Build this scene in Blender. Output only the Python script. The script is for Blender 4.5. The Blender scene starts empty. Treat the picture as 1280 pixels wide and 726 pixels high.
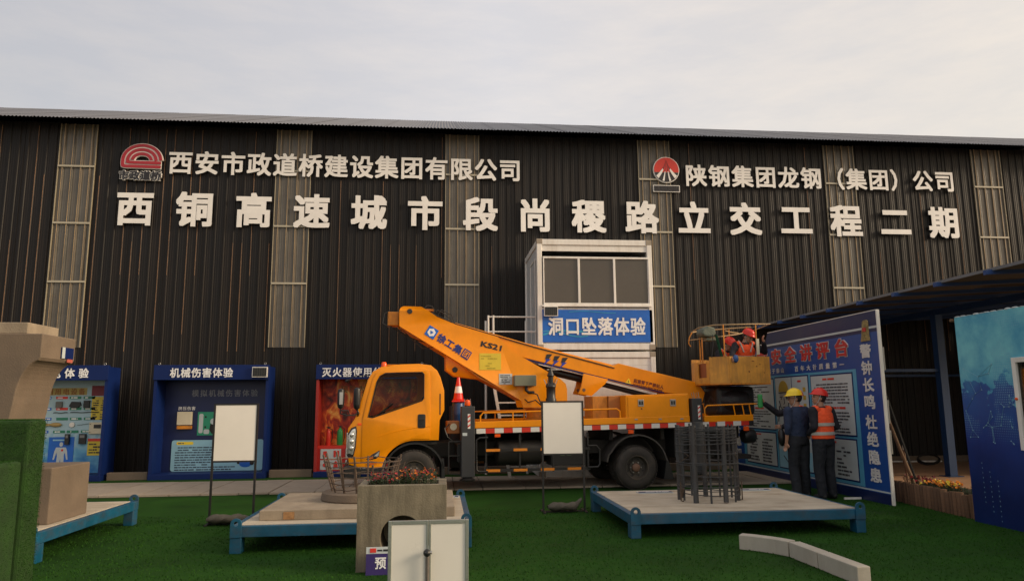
import bpy, bmesh, math, random
from math import sin, cos, pi, radians, sqrt, atan2
from mathutils import Vector, Matrix
random.seed(7)
C = bpy.context.scene.collection
S = bpy.context.scene

# ------------------------------------------------------------------ camera, world, sun, exposure
cd = bpy.data.cameras.new('camera'); cam = bpy.data.objects.new('camera', cd); C.objects.link(cam)
cd.sensor_width = 36.0; cd.lens = 25.3125; cd.clip_start = 0.05; cd.clip_end = 3000
_th, _ro, _ya = 0.1548545, -0.00816184, 0.1002525
F = Vector((sin(_ya)*cos(_th), cos(_ya)*cos(_th), sin(_th)))
R0 = F.cross(Vector((0, 0, 1))).normalized(); U0 = R0.cross(F)
R1 = R0*cos(_ro)+U0*sin(_ro); U1 = -R0*sin(_ro)+U0*cos(_ro)
cam.matrix_world = Matrix(((R1.x, U1.x, -F.x, 0), (R1.y, U1.y, -F.y, 0), (R1.z, U1.z, -F.z, 1.55), (0, 0, 0, 1)))
S.camera = cam
S.view_settings.view_transform = 'Standard'; S.view_settings.look = 'None'
S.view_settings.exposure = 0.0; S.view_settings.gamma = 1.0
SUN_AZ, SUN_EL = radians(108), radians(22)      # azimuth clockwise from +Y (north): low in the hazy south-east
sdir = Vector((sin(SUN_AZ)*cos(SUN_EL), cos(SUN_AZ)*cos(SUN_EL), sin(SUN_EL)))
W = bpy.data.worlds.new('World'); S.world = W; W.use_nodes = True
nt = W.node_tree; nt.nodes.clear()
def wn(t, **k):
    n = nt.nodes.new(t)
    for a, b in k.items(): setattr(n, a, b)
    return n
out = wn('ShaderNodeOutputWorld'); add = wn('ShaderNodeAddShader')
sky = wn('ShaderNodeTexSky'); sky.sky_type = 'NISHITA'; sky.sun_disc = False
sky.sun_elevation = SUN_EL; sky.sun_rotation = SUN_AZ; sky.dust_density = 4.0; sky.air_density = 1.5
b1 = wn('ShaderNodeBackground'); b1.inputs[1].default_value = 0.05
b2 = wn('ShaderNodeBackground'); b2.inputs[1].default_value = 0.62
tc = wn('ShaderNodeTexCoord')
dp = wn('ShaderNodeVectorMath', operation='DOT_PRODUCT'); dp.inputs[1].default_value = Vector((sdir.x, sdir.y, 0)).normalized()
mr = wn('ShaderNodeMapRange'); mr.inputs[1].default_value = -0.75; mr.inputs[2].default_value = 0.9
cr = wn('ShaderNodeValToRGB')
cr.color_ramp.elements[0].color = (0.74, 0.68, 0.67, 1); cr.color_ramp.elements[1].color = (1.38, 1.13, 0.84, 1)
_e = cr.color_ramp.elements.new(0.33); _e.color = (1.09, 1.01, 0.98, 1)
_e = cr.color_ramp.elements.new(0.67); _e.color = (1.11, 0.98, 0.86, 1)
mp = wn('ShaderNodeMapping'); mp.inputs[2].default_value = (0.3, 0.5, 0); mp.inputs[3].default_value = (1.5, 2.5, 7.0)
nz = wn('ShaderNodeTexNoise'); nz.inputs['Scale'].default_value = 4.2; nz.inputs['Detail'].default_value = 9; nz.inputs['Roughness'].default_value = 0.62
cr2 = wn('ShaderNodeValToRGB')
cr2.color_ramp.elements[0].position = 0.38; cr2.color_ramp.elements[0].color = (0.945, 0.96, 0.985, 1)
cr2.color_ramp.elements[1].position = 0.68; cr2.color_ramp.elements[1].color = (1.06, 1.045, 1.02, 1)
mx = wn('ShaderNodeMix', data_type='RGBA', blend_type='MULTIPLY'); mx.inputs[0].default_value = 1.0
L = nt.links.new
L(tc.outputs['Generated'], dp.inputs[0]); L(dp.outputs['Value'], mr.inputs[0]); L(mr.outputs[0], cr.inputs[0])
L(tc.outputs['Generated'], mp.inputs[0]); L(mp.outputs[0], nz.inputs['Vector']); L(nz.outputs[0], cr2.inputs[0])
L(cr.outputs[0], mx.inputs[6]); L(cr2.outputs[0], mx.inputs[7]); L(mx.outputs[2], b2.inputs[0])
L(sky.outputs[0], b1.inputs[0]); L(b1.outputs[0], add.inputs[0]); L(b2.outputs[0], add.inputs[1]); L(add.outputs[0], out.inputs[0])
sd = bpy.data.lights.new('sun', 'SUN'); sd.energy = 2.7; sd.angle = radians(16); sd.color = (1.0, 0.80, 0.58)
so = bpy.data.objects.new('sun', sd); C.objects.link(so); so.rotation_euler = (-sdir).to_track_quat('-Z', 'Y').to_euler()

# ------------------------------------------------------------------ materials
MATS = {}
def M(name, col, rough=0.6, metal=0.0, var=0.10, scale=2.5, bump=0.15, bscale=40.0, dirt=None, damt=0.5, dscale=(3, 3, 0.6), spec=None, coat=0.0, rand=0.0):
    if name in MATS: return MATS[name]
    m = bpy.data.materials.new(name); m.use_nodes = True; t = m.node_tree; n = t.nodes; l = t.links.new
    p = n['Principled BSDF']; p.inputs['Metallic'].default_value = metal
    if spec is not None: p.inputs['Specular IOR Level'].default_value = spec
    if coat: p.inputs['Coat Weight'].default_value = coat; p.inputs['Coat Roughness'].default_value = 0.15
    tc = n.new('ShaderNodeTexCoord')
    a = n.new('ShaderNodeTexNoise'); a.inputs['Scale'].default_value = scale; a.inputs['Detail'].default_value = 7; a.inputs['Roughness'].default_value = 0.65
    l(tc.outputs['Object'], a.inputs['Vector'])
    r = n.new('ShaderNodeMapRange'); r.inputs[1].default_value = 0.3; r.inputs[2].default_value = 0.7
    r.inputs[3].default_value = 1-var; r.inputs[4].default_value = 1+var
    l(a.outputs[0], r.inputs[0])
    mul = n.new('ShaderNodeMix'); mul.data_type = 'RGBA'; mul.blend_type = 'MULTIPLY'; mul.inputs[0].default_value = 1
    mul.inputs[6].default_value = (*col, 1); l(r.outputs[0], mul.inputs[7]); c = mul.outputs[2]
    if rand:
        oi = n.new('ShaderNodeObjectInfo'); rr = n.new('ShaderNodeMapRange'); rr.inputs[3].default_value = 1-rand; rr.inputs[4].default_value = 1+rand
        l(oi.outputs['Random'], rr.inputs[0])
        m3 = n.new('ShaderNodeMix'); m3.data_type = 'RGBA'; m3.blend_type = 'MULTIPLY'; m3.inputs[0].default_value = 1
        l(c, m3.inputs[6]); l(rr.outputs[0], m3.inputs[7]); c = m3.outputs[2]
    if dirt:
        mp = n.new('ShaderNodeMapping'); mp.inputs[3].default_value = dscale; l(tc.outputs['Object'], mp.inputs[0])
        d = n.new('ShaderNodeTexNoise'); d.inputs['Scale'].default_value = 1.0; d.inputs['Detail'].default_value = 10; d.inputs['Roughness'].default_value = 0.7
        l(mp.outputs[0], d.inputs['Vector'])
        dr = n.new('ShaderNodeMapRange'); dr.inputs[1].default_value = 0.45; dr.inputs[2].default_value = 0.72; dr.inputs[4].default_value = damt
        l(d.outputs[0], dr.inputs[0])
        m2 = n.new('ShaderNodeMix'); m2.data_type = 'RGBA'; l(dr.outputs[0], m2.inputs[0]); l(c, m2.inputs[6]); m2.inputs[7].default_value = (*dirt, 1); c = m2.outputs[2]
    l(c, p.inputs['Base Color'])
    r2 = n.new('ShaderNodeMapRange'); r2.inputs[1].default_value = 0.3; r2.inputs[2].default_value = 0.7
    r2.inputs[3].default_value = max(0.02, rough*0.85); r2.inputs[4].default_value = min(1, rough*1.15)
    l(a.outputs[0], r2.inputs[0]); l(r2.outputs[0], p.inputs['Roughness'])
    if bump:
        b = n.new('ShaderNodeTexNoise'); b.inputs['Scale'].default_value = bscale; b.inputs['Detail'].default_value = 6; l(tc.outputs['Object'], b.inputs['Vector'])
        bp = n.new('ShaderNodeBump'); bp.inputs['Strength'].default_value = bump; bp.inputs['Distance'].default_value = 0.01 if bscale > 16 else 0.03
        l(b.outputs[0], bp.inputs['Height']); l(bp.outputs[0], p.inputs['Normal'])
    MATS[name] = m; return m
def glass(name, tint, ior=1.5, rough=0.02, fac=0.0):
    m = bpy.data.materials.new(name); m.use_nodes = True; t = m.node_tree; n = t.nodes; l = t.links.new; n.clear()
    o = n.new('ShaderNodeOutputMaterial'); mixn = n.new('ShaderNodeMixShader'); tr = n.new('ShaderNodeBsdfTransparent'); g = n.new('ShaderNodeBsdfGlossy')
    fr = n.new('ShaderNodeFresnel'); fr.inputs[0].default_value = ior; tr.inputs[0].default_value = (*tint, 1); g.inputs['Roughness'].default_value = rough
    l(fr.outputs[0], mixn.inputs[0]); l(tr.outputs[0], mixn.inputs[1]); l(g.outputs[0], mixn.inputs[2]); l(mixn.outputs[0], o.inputs[0])
    return m
CONC = (0.31, 0.25, 0.18)
clad = M('dark_cladding', (0.0095, 0.0082, 0.0078), 0.5, spec=0.28, var=0.35, scale=1.2, bump=0.04, dirt=(0.034, 0.022, 0.013), damt=0.45, dscale=(3, 3, 0.15), rand=0.22)
frp = M('weathered_translucent', (0.105, 0.098, 0.084), 0.35, var=0.25, scale=2, bump=0.05, dirt=(0.26, 0.175, 0.09), damt=0.5, dscale=(16, 16, 0.22))
edge_m = M('rib_edge_glint', (0.42, 0.22, 0.11), 0.5, var=0.6, scale=1.2, bump=0)  # sunset reflections on the cladding ribs, painted as tan lines
band_m = M('pale_girt', (0.42, 0.38, 0.29), 0.5)
roof_m = M('grey_roof', (0.115, 0.115, 0.125), 0.5, var=0.15, rand=0.1)
letter = M('white_letter', (0.84, 0.81, 0.77), 0.4, var=0.06, bump=0)
letter_side_shade = M('letter_side_shade', (0.10, 0.095, 0.09), 0.5, bump=0)  # letter sides coloured dark to imitate the shading round each character
red_m = M('sign_red', (0.38, 0.012, 0.022), 0.4, bump=0)
red2 = M('bright_red', (0.62, 0.035, 0.02), 0.4, bump=0)
darkink = M('dark_ink', (0.018, 0.016, 0.02), 0.5, bump=0)
navy = M('navy_paint', (0.003, 0.016, 0.100), 0.5, spec=0.25, var=0.12, bump=0.03)
navy_d = M('navy_panel', (0.006, 0.014, 0.075), 0.4, var=0.12, bump=0.02)
conc = M('concrete', CONC, 0.85, var=0.16, scale=3, bump=0.35, bscale=70, dirt=(0.17, 0.13, 0.09), damt=0.6, dscale=(4, 4, 1.0))
conc_side = M('cast_concrete', (0.165, 0.122, 0.086), 0.85, var=0.2, scale=2.4, bump=0.35, bscale=60, dirt=(0.13, 0.105, 0.08), damt=0.5, dscale=(2.5, 2.5, 1.5))
conc_path = M('path_concrete', (0.36, 0.30, 0.235), 0.85, var=0.14, scale=1.3, bump=0.3, bscale=50, dirt=(0.2, 0.165, 0.125), damt=0.5, dscale=(1.5, 1.5, 1.5), rand=0.07)
deck_m = M('screeded_deck', (0.46, 0.40, 0.31), 0.85, var=0.12, scale=2.2, bump=0.3, bscale=50, dirt=(0.22, 0.16, 0.10), damt=0.7, dscale=(1.6, 5, 3))
stain_c = M('stained_concrete', (0.20, 0.17, 0.118), 0.85, var=0.25, scale=4, bump=0.4, bscale=60, dirt=(0.06, 0.05, 0.032), damt=0.8, dscale=(9, 9, 1.6))
blue_f = M('blue_frame_paint', (0.005, 0.088, 0.165), 0.45, var=0.25, scale=5, dirt=(0.075, 0.045, 0.03), damt=0.55, dscale=(5, 5, 7))
turf_m = M('turf', (0.014, 0.054, 0.005), 0.95, spec=0.12, var=0.35, scale=1.2, bump=0.4, bscale=120, dirt=(0.019, 0.054, 0.006), damt=0.6, dscale=(3, 3, 3))
blade_m = M('turf_blade', (0.020, 0.072, 0.006), 0.8, spec=0.15, var=0.3, scale=40, bump=0)
orange = M('truck_orange', (0.84, 0.285, 0.002), 0.33, spec=0.32, var=0.05, scale=3, bump=0.03, bscale=8, coat=0.12, dirt=(0.52, 0.19, 0.006), damt=0.3, dscale=(4, 4, 2))
orange_d = M('worn_orange', (0.62, 0.22, 0.015), 0.5, var=0.2, scale=5, dirt=(0.23, 0.10, 0.03), damt=0.7, dscale=(8, 8, 3))
bucket_m = M('ochre_bucket', (0.66, 0.31, 0.045), 0.55, var=0.2, scale=5, dirt=(0.27, 0.13, 0.04), damt=0.75, dscale=(9, 9, 1.2))
black = M('black_steel', (0.018, 0.017, 0.017), 0.45, var=0.2)
blackp = M('black_plastic', (0.014, 0.014, 0.015), 0.4, var=0.1)
chas = M('chassis', (0.020, 0.017, 0.015), 0.65, var=0.3, dirt=(0.05, 0.04, 0.03), damt=0.5)
rubber = M('tyre_rubber', (0.032, 0.028, 0.025), 0.8, var=0.2, dirt=(0.085, 0.065, 0.05), damt=0.6, dscale=(6, 6, 6))
rim_m = M('rim', (0.05, 0.044, 0.038), 0.55, var=0.3, dirt=(0.12, 0.085, 0.05), damt=0.6)
hub_m = M('rusty_hub', (0.16, 0.085, 0.055), 0.65, var=0.3)
steel = M('bare_steel', (0.42, 0.41, 0.39), 0.35, metal=0.8)
alu = M('aluminium', (0.40, 0.43, 0.40), 0.35, metal=0.75, var=0.05)
white_p = M('white_paint', (0.80, 0.77, 0.72), 0.45, var=0.06, dirt=(0.38, 0.30, 0.20), damt=0.35, dscale=(6, 6, 0.8))
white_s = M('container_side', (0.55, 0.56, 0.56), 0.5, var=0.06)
panel_w = M('blank_board', (0.86, 0.82, 0.74), 0.35, var=0.03, bump=0.02)
cream = M('cream_plastic', (0.62, 0.55, 0.40), 0.5)
yellow = M('yellow_print', (0.85, 0.62, 0.03), 0.4, bump=0)
yellow2 = M('notice_yellow', (0.66, 0.50, 0.04), 0.4, bump=0)
ban_blue = M('banner_blue', (0.008, 0.12, 0.52), 0.4, var=0.18, scale=2.5, bump=0)
sky_blue = M('pale_blue_print', (0.27, 0.50, 0.62), 0.4, var=0.08, bump=0)
frame_bl = M('board_light_blue', (0.09, 0.33, 0.50), 0.4, var=0.05, bump=0)
print_w = M('print_white', (0.50, 0.55, 0.56), 0.45, var=0.05, bump=0)
txt_w = M('print_text_white', (0.80, 0.80, 0.80), 0.5, bump=0)
green_m = M('green_enamel', (0.02, 0.26, 0.06), 0.35)
greenp = M('green_print', (0.02, 0.20, 0.12), 0.4, bump=0)
grey_box = M('grey_green_box', (0.17, 0.18, 0.125), 0.5)
hiviz = M('hiviz_orange', (0.95, 0.10, 0.02), 0.7, var=0.14, scale=9, bump=1.0, bscale=13)
reflect = M('reflective_tape', (0.45, 0.43, 0.38), 0.4, bump=0)
skin = M('skin', (0.36, 0.19, 0.12), 0.55, var=0.06, bump=0.03)
hair = M('hair', (0.012, 0.009, 0.008), 0.6)
hel_r = M('helmet_red', (0.70, 0.025, 0.012), 0.3, var=0.03, bump=0)
hel_y = M('helmet_yellow', (0.88, 0.62, 0.02), 0.3, var=0.03, bump=0)
shirt_n = M('navy_shirt', (0.014, 0.026, 0.065), 0.85, var=0.2, bump=1.0, bscale=11)
shirt_b = M('black_shirt', (0.010, 0.010, 0.016), 0.85, var=0.2, bump=1.0, bscale=11)
trous = M('dark_trousers', (0.010, 0.012, 0.018), 0.85, var=0.3, bump=1.0, bscale=9)
shoe = M('shoe', (0.02, 0.02, 0.02), 0.6)
rebar = M('rusty_rebar', (0.10, 0.068, 0.048), 0.75, var=0.35, scale=9)
rebar_d = M('dark_steel_bar', (0.045, 0.048, 0.052), 0.6, var=0.3, scale=7, dirt=(0.09, 0.055, 0.035), damt=0.4)
bagm = M('sandbag_cloth', (0.085, 0.075, 0.058), 0.9, var=0.25, scale=14, bump=0.8, bscale=70)
wood = M('log_wood', (0.13, 0.068, 0.035), 0.85, var=0.3, scale=8, bump=0.6, bscale=60, rand=0.3)
soil = M('soil', (0.04, 0.03, 0.02), 0.95, var=0.3, bump=0.8)
leaf = M('leaf_green', (0.025, 0.045, 0.012), 0.6, var=0.4, scale=30, bump=0)
fl_red = M('petal_red', (0.38, 0.012, 0.02), 0.6, var=0.25, scale=30, bump=0)
fl_or = M('petal_orange', (0.60, 0.15, 0.008), 0.6, var=0.25, scale=30, bump=0)
fl_pk = M('petal_dark_red', (0.15, 0.012, 0.02), 0.6, var=0.3, scale=30, bump=0)
floor_m = M('earth_floor', (0.42, 0.235, 0.13), 0.9, var=0.15, bump=0.4)
blue_post = M('shelter_blue', (0.008, 0.045, 0.14), 0.5)
glassm = glass('tinted_glass', (0.86, 0.85, 0.81), 1.22)
glassd = glass('smoked_glass', (0.62, 0.59, 0.54), 1.32)
lamp_or = M('amber_lens', (0.85, 0.10, 0.01), 0.2, bump=0)
lens = M('headlamp_lens', (0.55, 0.56, 0.55), 0.12, metal=0.6, var=0.35, scale=40, bump=0.3, bscale=60)

# ------------------------------------------------------------------ mesh helpers
class MB:
    def __init__(s, org=(0, 0, 0)): s.v = []; s.f = []; s.mi = []; s.o = Vector(org); s.k = 0
    def add(s, vs, fs):
        b = len(s.v); s.v += [tuple(v) for v in vs]
        for f in fs: s.f.append(tuple(b+i for i in f)); s.mi.append(s.k)
        return s
    def box(s, x0, x1, y0, y1, z0, z1):
        return s.add([(x0, y0, z0), (x1, y0, z0), (x1, y1, z0), (x0, y1, z0), (x0, y0, z1), (x1, y0, z1), (x1, y1, z1), (x0, y1, z1)],
                     [(0, 3, 2, 1), (4, 5, 6, 7), (0, 1, 5, 4), (1, 2, 6, 5), (2, 3, 7, 6), (3, 0, 4, 7)])
    def prism(s, poly, a, b, ax='y'):
        n = len(poly)
        f = {'y': lambda p, t: (p[0], t, p[1]), 'x': lambda p, t: (t, p[0], p[1]), 'z': lambda p, t: (p[0], p[1], t)}[ax]
        vs = [f(p, a) for p in poly]+[f(p, b) for p in poly]
        return s.add(vs, [tuple(range(n)), tuple(range(2*n-1, n-1, -1))]+[(i, i+n, (i+1) % n+n, (i+1) % n) for i in range(n)])
    def obox(s, c, X, Y, Z):          # oriented box: centre and three half-extent vectors
        c, X, Y, Z = Vector(c), Vector(X), Vector(Y), Vector(Z)
        vs = [c+X*a+Y*b+Z*d for d in (-1, 1) for a, b in ((-1, -1), (1, -1), (1, 1), (-1, 1))]
        return s.add(vs, [(0, 3, 2, 1), (4, 5, 6, 7), (0, 1, 5, 4), (1, 2, 6, 5), (2, 3, 7, 6), (3, 0, 4, 7)])
    def tube(s, pts, r, n=8, cap=True, closed=False):
        pts = [Vector(p) for p in pts]; m = len(pts); rs = r if isinstance(r, (list, tuple)) else [r]*m
        vs = []; ref = None
        for i, p in enumerate(pts):
            if closed: t = pts[(i+1) % m]-pts[i-1]
            else: t = pts[min(i+1, m-1)]-pts[max(i-1, 0)]
            t.normalize()
            if ref is None: ref = Vector((0, 0, 1)) if abs(t.z) < 0.9 else Vector((1, 0, 0))
            u = ref-t*ref.dot(t)
            if u.length < 1e-4: u = Vector((1, 0, 0))-t*t.x
            u.normalize(); w = t.cross(u); ref = u
            for j in range(n):
                a = 2*pi*j/n; vs.append(p+(u*cos(a)+w*sin(a))*rs[i])
        fs = []
        for i in range(m if closed else m-1):
            for j in range(n):
                a = i*n+j; b = i*n+(j+1) % n; c2 = ((i+1) % m)*n+(j+1) % n; d = ((i+1) % m)*n+j
                fs.append((a, b, c2, d))
        if cap and not closed: fs += [tuple(range(n))[::-1], tuple((m-1)*n+j for j in range(n))]
        return s.add(vs, fs)
    def ring(s, c, r, t, n=20, ax='z', rn=6):
        c = Vector(c)
        g = {'z': lambda a: Vector((cos(a), sin(a), 0)), 'y': lambda a: Vector((cos(a), 0, sin(a))), 'x': lambda a: Vector((0, cos(a), sin(a)))}[ax]
        return s.tube([c+g(2*pi*i/n)*r for i in range(n)], t, rn, closed=True)
    def lathe(s, prof, c, n=24, ax='z', cap=True):
        c = Vector(c); vs = []
        for (r, h) in prof:
            for j in range(n):
                a = 2*pi*j/n; p = (r*cos(a), r*sin(a), h)
                if ax == 'y': p = (p[0], p[2], p[1])
                if ax == 'x': p = (p[2], p[0], p[1])
                vs.append(c+Vector(p))
        m = len(prof); fs = []
        for i in range(m-1):
            for j in range(n): fs.append((i*n+j, i*n+(j+1) % n, (i+1)*n+(j+1) % n, (i+1)*n+j))
        if cap: fs += [tuple(range(n))[::-1], tuple((m-1)*n+j for j in range(n))]
        return s.add(vs, fs)
    def ell(s, c, r, nu=14, nv=10):
        c = Vector(c); rx, ry, rz = r if isinstance(r, (list, tuple)) else (r, r, r)
        vs = [c+Vector((0, 0, -rz))]
        for i in range(1, nv):
            a = -pi/2+pi*i/nv
            for j in range(nu): b = 2*pi*j/nu; vs.append(c+Vector((rx*cos(a)*cos(b), ry*cos(a)*sin(b), rz*sin(a))))
        vs.append(c+Vector((0, 0, rz))); fs = []
        for j in range(nu): fs.append((0, 1+(j+1) % nu, 1+j))
        for i in range(nv-2):
            for j in range(nu): fs.append((1+i*nu+j, 1+i*nu+(j+1) % nu, 1+(i+1)*nu+(j+1) % nu, 1+(i+1)*nu+j))
        b = 1+(nv-2)*nu
        for j in range(nu): fs.append((b+j, b+(j+1) % nu, len(vs)-1))
        return s.add(vs, fs)
    def mesh(s, me, mat4):
        s.add([mat4 @ v.co for v in me.vertices], [tuple(p.vertices) for p in me.polygons]); return s
    def grid(s, fn, nu, nv):
        vs = [fn(i/nu, j/nv) for j in range(nv+1) for i in range(nu+1)]
        return s.add(vs, [(j*(nu+1)+i, j*(nu+1)+i+1, (j+1)*(nu+1)+i+1, (j+1)*(nu+1)+i) for j in range(nv) for i in range(nu)])
    def data(s, name, mat, smooth=False, fix=True):
        me = bpy.data.meshes.new(name); me.from_pydata([tuple(Vector(v)-s.o) for v in s.v], [], s.f)
        for mm in (mat if isinstance(mat, (list, tuple)) else [mat]): me.materials.append(mm)
        me.polygons.foreach_set('material_index', s.mi)
        if fix:
            bm = bmesh.new(); bm.from_mesh(me); bmesh.ops.recalc_face_normals(bm, faces=bm.faces); bm.to_mesh(me); bm.free()
        if smooth: me.polygons.foreach_set('use_smooth', [True]*len(me.polygons))
        if smooth: me.set_sharp_from_angle(angle=radians(42))
        me.update(); return me
    def build(s, name, mat, parent=None, bev=0, smooth=False, loc=None, seg=2):
        me = s.data(name, mat, smooth)
        o = bpy.data.objects.new(name, me); C.objects.link(o)
        if parent is not None: o.parent = parent
        else: o.location = s.o if loc is None else loc
        if bev:
            b = o.modifiers.new('bevel', 'BEVEL'); b.width = bev; b.segments = seg; b.limit_method = 'ANGLE'; b.angle_limit = radians(40)
        if smooth == 'auto' or (smooth is True and bev): pass
        return o
def tag(o, label=None, cat=None, group=None, kind=None):
    if label: o['label'] = label
    if cat: o['category'] = cat
    if group: o['group'] = group
    if kind: o['kind'] = kind
    return o
def thing(name, loc, label, cat, group=None, rz=0.0):
    o = bpy.data.objects.new(name, None); C.objects.link(o); o.location = loc; o.rotation_euler = (0, 0, rz); o.empty_display_size = 0.1
    return tag(o, label, cat, group)
def inst(name, me, parent, loc=(0, 0, 0), rot=(0, 0, 0)):
    o = bpy.data.objects.new(name, me); C.objects.link(o); o.parent = parent; o.location = loc; o.rotation_euler = rot; return o
def copy_tree(o, parent=None):
    c = o.copy(); C.objects.link(c)
    if parent is not None: c.parent = parent
    for ch in [x for x in list(C.objects) if x.parent == o]: copy_tree(ch, c)
    return c
def from_curve(cu):
    ob = bpy.data.objects.new('t', cu); C.objects.link(ob)
    dg = bpy.context.evaluated_depsgraph_get(); dg.update()
    me = bpy.data.meshes.new_from_object(ob.evaluated_get(dg))
    bpy.data.objects.remove(ob); bpy.data.curves.remove(cu); return me
_tc = {}
def text_me(body, ext=0.01, off=0.0, spacing=1.0):
    """glyphs as a solid; off > 0 thickens the strokes by that radius"""
    k = (body, ext, off, spacing)
    if k not in _tc:
        cu = bpy.data.curves.new('t', 'FONT'); cu.body = body; cu.size = 1; cu.extrude = ext; cu.space_character = spacing; cu.resolution_u = 2
        me = from_curve(cu)
        if off > 0:
            nd = 8 if off > 0.02 else 4; mb = MB()
            for j in range(nd+1):
                a = 2*pi*j/nd+pi/4; r = off if j < nd else 0; q = 1/max(abs(cos(a)), abs(sin(a)))
                mb.mesh(me, Matrix.Translation((r*q*cos(a), r*q*sin(a), ext*(0.008 if ext > .1 else 0.02)*j)))
            me = bpy.data.meshes.new('g'); me.from_pydata(mb.v, [], mb.f)
        _tc[k] = me
    return _tc[k]
def plane_mat(o, right, up, sx=1.0, sz=None, sn=1.0):
    r = Vector(right).normalized(); u = Vector(up).normalized(); n = r.cross(u)
    if sz is None: sz = sx
    return Matrix(((r.x*sx, u.x*sz, n.x*sn, o[0]), (r.y*sx, u.y*sz, n.y*sn, o[1]), (r.z*sx, u.z*sz, n.z*sn, o[2]), (0, 0, 0, 1)))
def put_text(mb, body, o, right, up, w, h, th=0.004, off=0.012, pitch=None, ends=None):
    """one glyph cell of w x h per character; o = lower-left of the first cell"""
    r = Vector(right).normalized(); u = Vector(up).normalized(); o = Vector(o); pitch = pitch or w
    for i, ch in enumerate(body):
        if ch == ' ': continue
        me = text_me(ch, 0.01, off)
        p = o+r*(pitch*i)+u*(0.12*h)
        mb.mesh(me, plane_mat(p, r, u, w, h, th/0.01))
    return mb
def chars(mk, parent, mat, body, o, right, up, w, h, th=0.004, off=0.012, pitch=None, name='character'):
    r = Vector(right).normalized()
    for i, ch in enumerate(body):
        if ch != ' ':
            f = mk(); put_text(f, ch, Vector(o)+r*((pitch or w)*i), right, up, w, h, th, off); f.build(name, mat, parent)
def put_latin(mb, body, o, right, up, w, h, th=0.004, off=0.008):
    me = text_me(body, 0.01, off); xs = [v.co.x for v in me.vertices]; ys = [v.co.y for v in me.vertices]
    sx = w/(max(xs)-min(xs)); sz = h/(max(ys)-min(ys)); r = Vector(right).normalized(); u = Vector(up).normalized()
    mb.mesh(me, plane_mat(Vector(o)-r*(min(xs)*sx)-u*(min(ys)*sz), r, u, sx, sz, th/0.01)); return mb
def plate_me(outlines, th, bev=0.0):
    """flat plate in x,y with holes, thickness th centred on z=0"""
    cu = bpy.data.curves.new('p', 'CURVE'); cu.dimensions = '2D'; cu.fill_mode = 'BOTH'; cu.extrude = th/2
    for ol in outlines:
        sp = cu.splines.new('POLY'); sp.points.add(len(ol)-1); sp.use_cyclic_u = True
        for i, p in enumerate(ol): sp.points[i].co = (p[0], p[1], 0, 1)
    me = from_curve(cu)
    if bev:
        bm = bmesh.new(); bm.from_mesh(me); bmesh.ops.remove_doubles(bm, verts=bm.verts, dist=1e-5)
        es = [e for e in bm.edges if len(e.link_faces) == 2 and e.calc_face_angle(0) > radians(50) and (abs(e.verts[0].co.z-e.verts[1].co.z) < 1e-6 or True) and abs(e.verts[0].co.z-e.verts[1].co.z) < 1e-6]
        bmesh.ops.bevel(bm, geom=es, offset=bev, segments=2, profile=.5, affect='EDGES', clamp_overlap=True)
        bm.to_mesh(me); bm.free()
    return me
def plate_xz(mb, outlines, y, th, bev=0.0):       # plate standing in the XZ plane centred at depth y
    return mb.mesh(plate_me(outlines, th, bev), Matrix(((1, 0, 0, 0), (0, 0, -1, y), (0, 1, 0, 0), (0, 0, 0, 1))))
def plate_yz(mb, outlines, x, th, bev=0.0):
    return mb.mesh(plate_me(outlines, th, bev), Matrix(((0, 0, 1, x), (1, 0, 0, 0), (0, 1, 0, 0), (0, 0, 0, 1))))
def arc(cx, cz, r, a0, a1, n=12): return [(cx+r*cos(radians(a0+(a1-a0)*i/n)), cz+r*sin(radians(a0+(a1-a0)*i/n))) for i in range(n+1)]
def circ(cx, cz, r, n=24): return [(cx+r*cos(2*pi*i/n), cz+r*sin(2*pi*i/n)) for i in range(n)]
def rrect(x0, x1, z0, z1, r, n=4):
    return arc(x1-r, z0+r, r, -90, 0, n)+arc(x1-r, z1-r, r, 0, 90, n)+arc(x0+r, z1-r, r, 90, 180, n)+arc(x0+r, z0+r, r, 180, 270, n)
def strip(mb, pts, th, y0, y1):                   # thick polyline in XZ extruded along y (inward = to the right of travel)
    n = len(pts); inn = []
    for i, p in enumerate(pts):
        a = Vector(pts[max(i-1, 0)]); b = Vector(pts[min(i+1, n-1)]); d = (b-a).normalized(); inn.append((p[0]+d.y*th, p[1]-d.x*th))
    vs = [(p[0], y0, p[1]) for p in pts]+[(p[0], y1, p[1]) for p in pts]+[(p[0], y0, p[1]) for p in inn]+[(p[0], y1, p[1]) for p in inn]
    fs = []
    for i in range(n-1):
        fs += [(i, i+1, n+i+1, n+i), (2*n+i, 3*n+i, 3*n+i+1, 2*n+i+1), (i, 2*n+i, 2*n+i+1, i+1), (n+i, n+i+1, 3*n+i+1, 3*n+i)]
    fs += [(0, n, 3*n, 2*n), (n-1, 3*n-1, 4*n-1, 2*n-1)]
    return mb.add(vs, fs)
def scribble(mb, o, right, up, w, lines, lh, cw, rnd, fill=0.85, th=0.002):
    """rows of small printed marks, too fine in the photograph to read"""
    r = Vector(right).normalized(); u = Vector(up).normalized(); nn = r.cross(u)
    for i in range(lines):
        x = cw*(2 if rnd.random() < 0.3 else 0); end = w*(1 if rnd.random() < 0.55 else rnd.uniform(0.35, 0.95))
        while x < end:
            l = cw*rnd.choice((1, 2, 3, 4, 5))
            if x+l > w: break
            if rnd.random() < fill:
                c = Vector(o)+r*(x+l*0.5)-u*(lh*(i+0.5)); mb.obox(c, r*(l*0.46), u*(lh*0.24*rnd.uniform(0.8, 1.15)), nn*th)
            x += l+cw*0.25
    return mb
X_, Y_, Z_ = (1, 0, 0), (0, 1, 0), (0, 0, 1)

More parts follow.
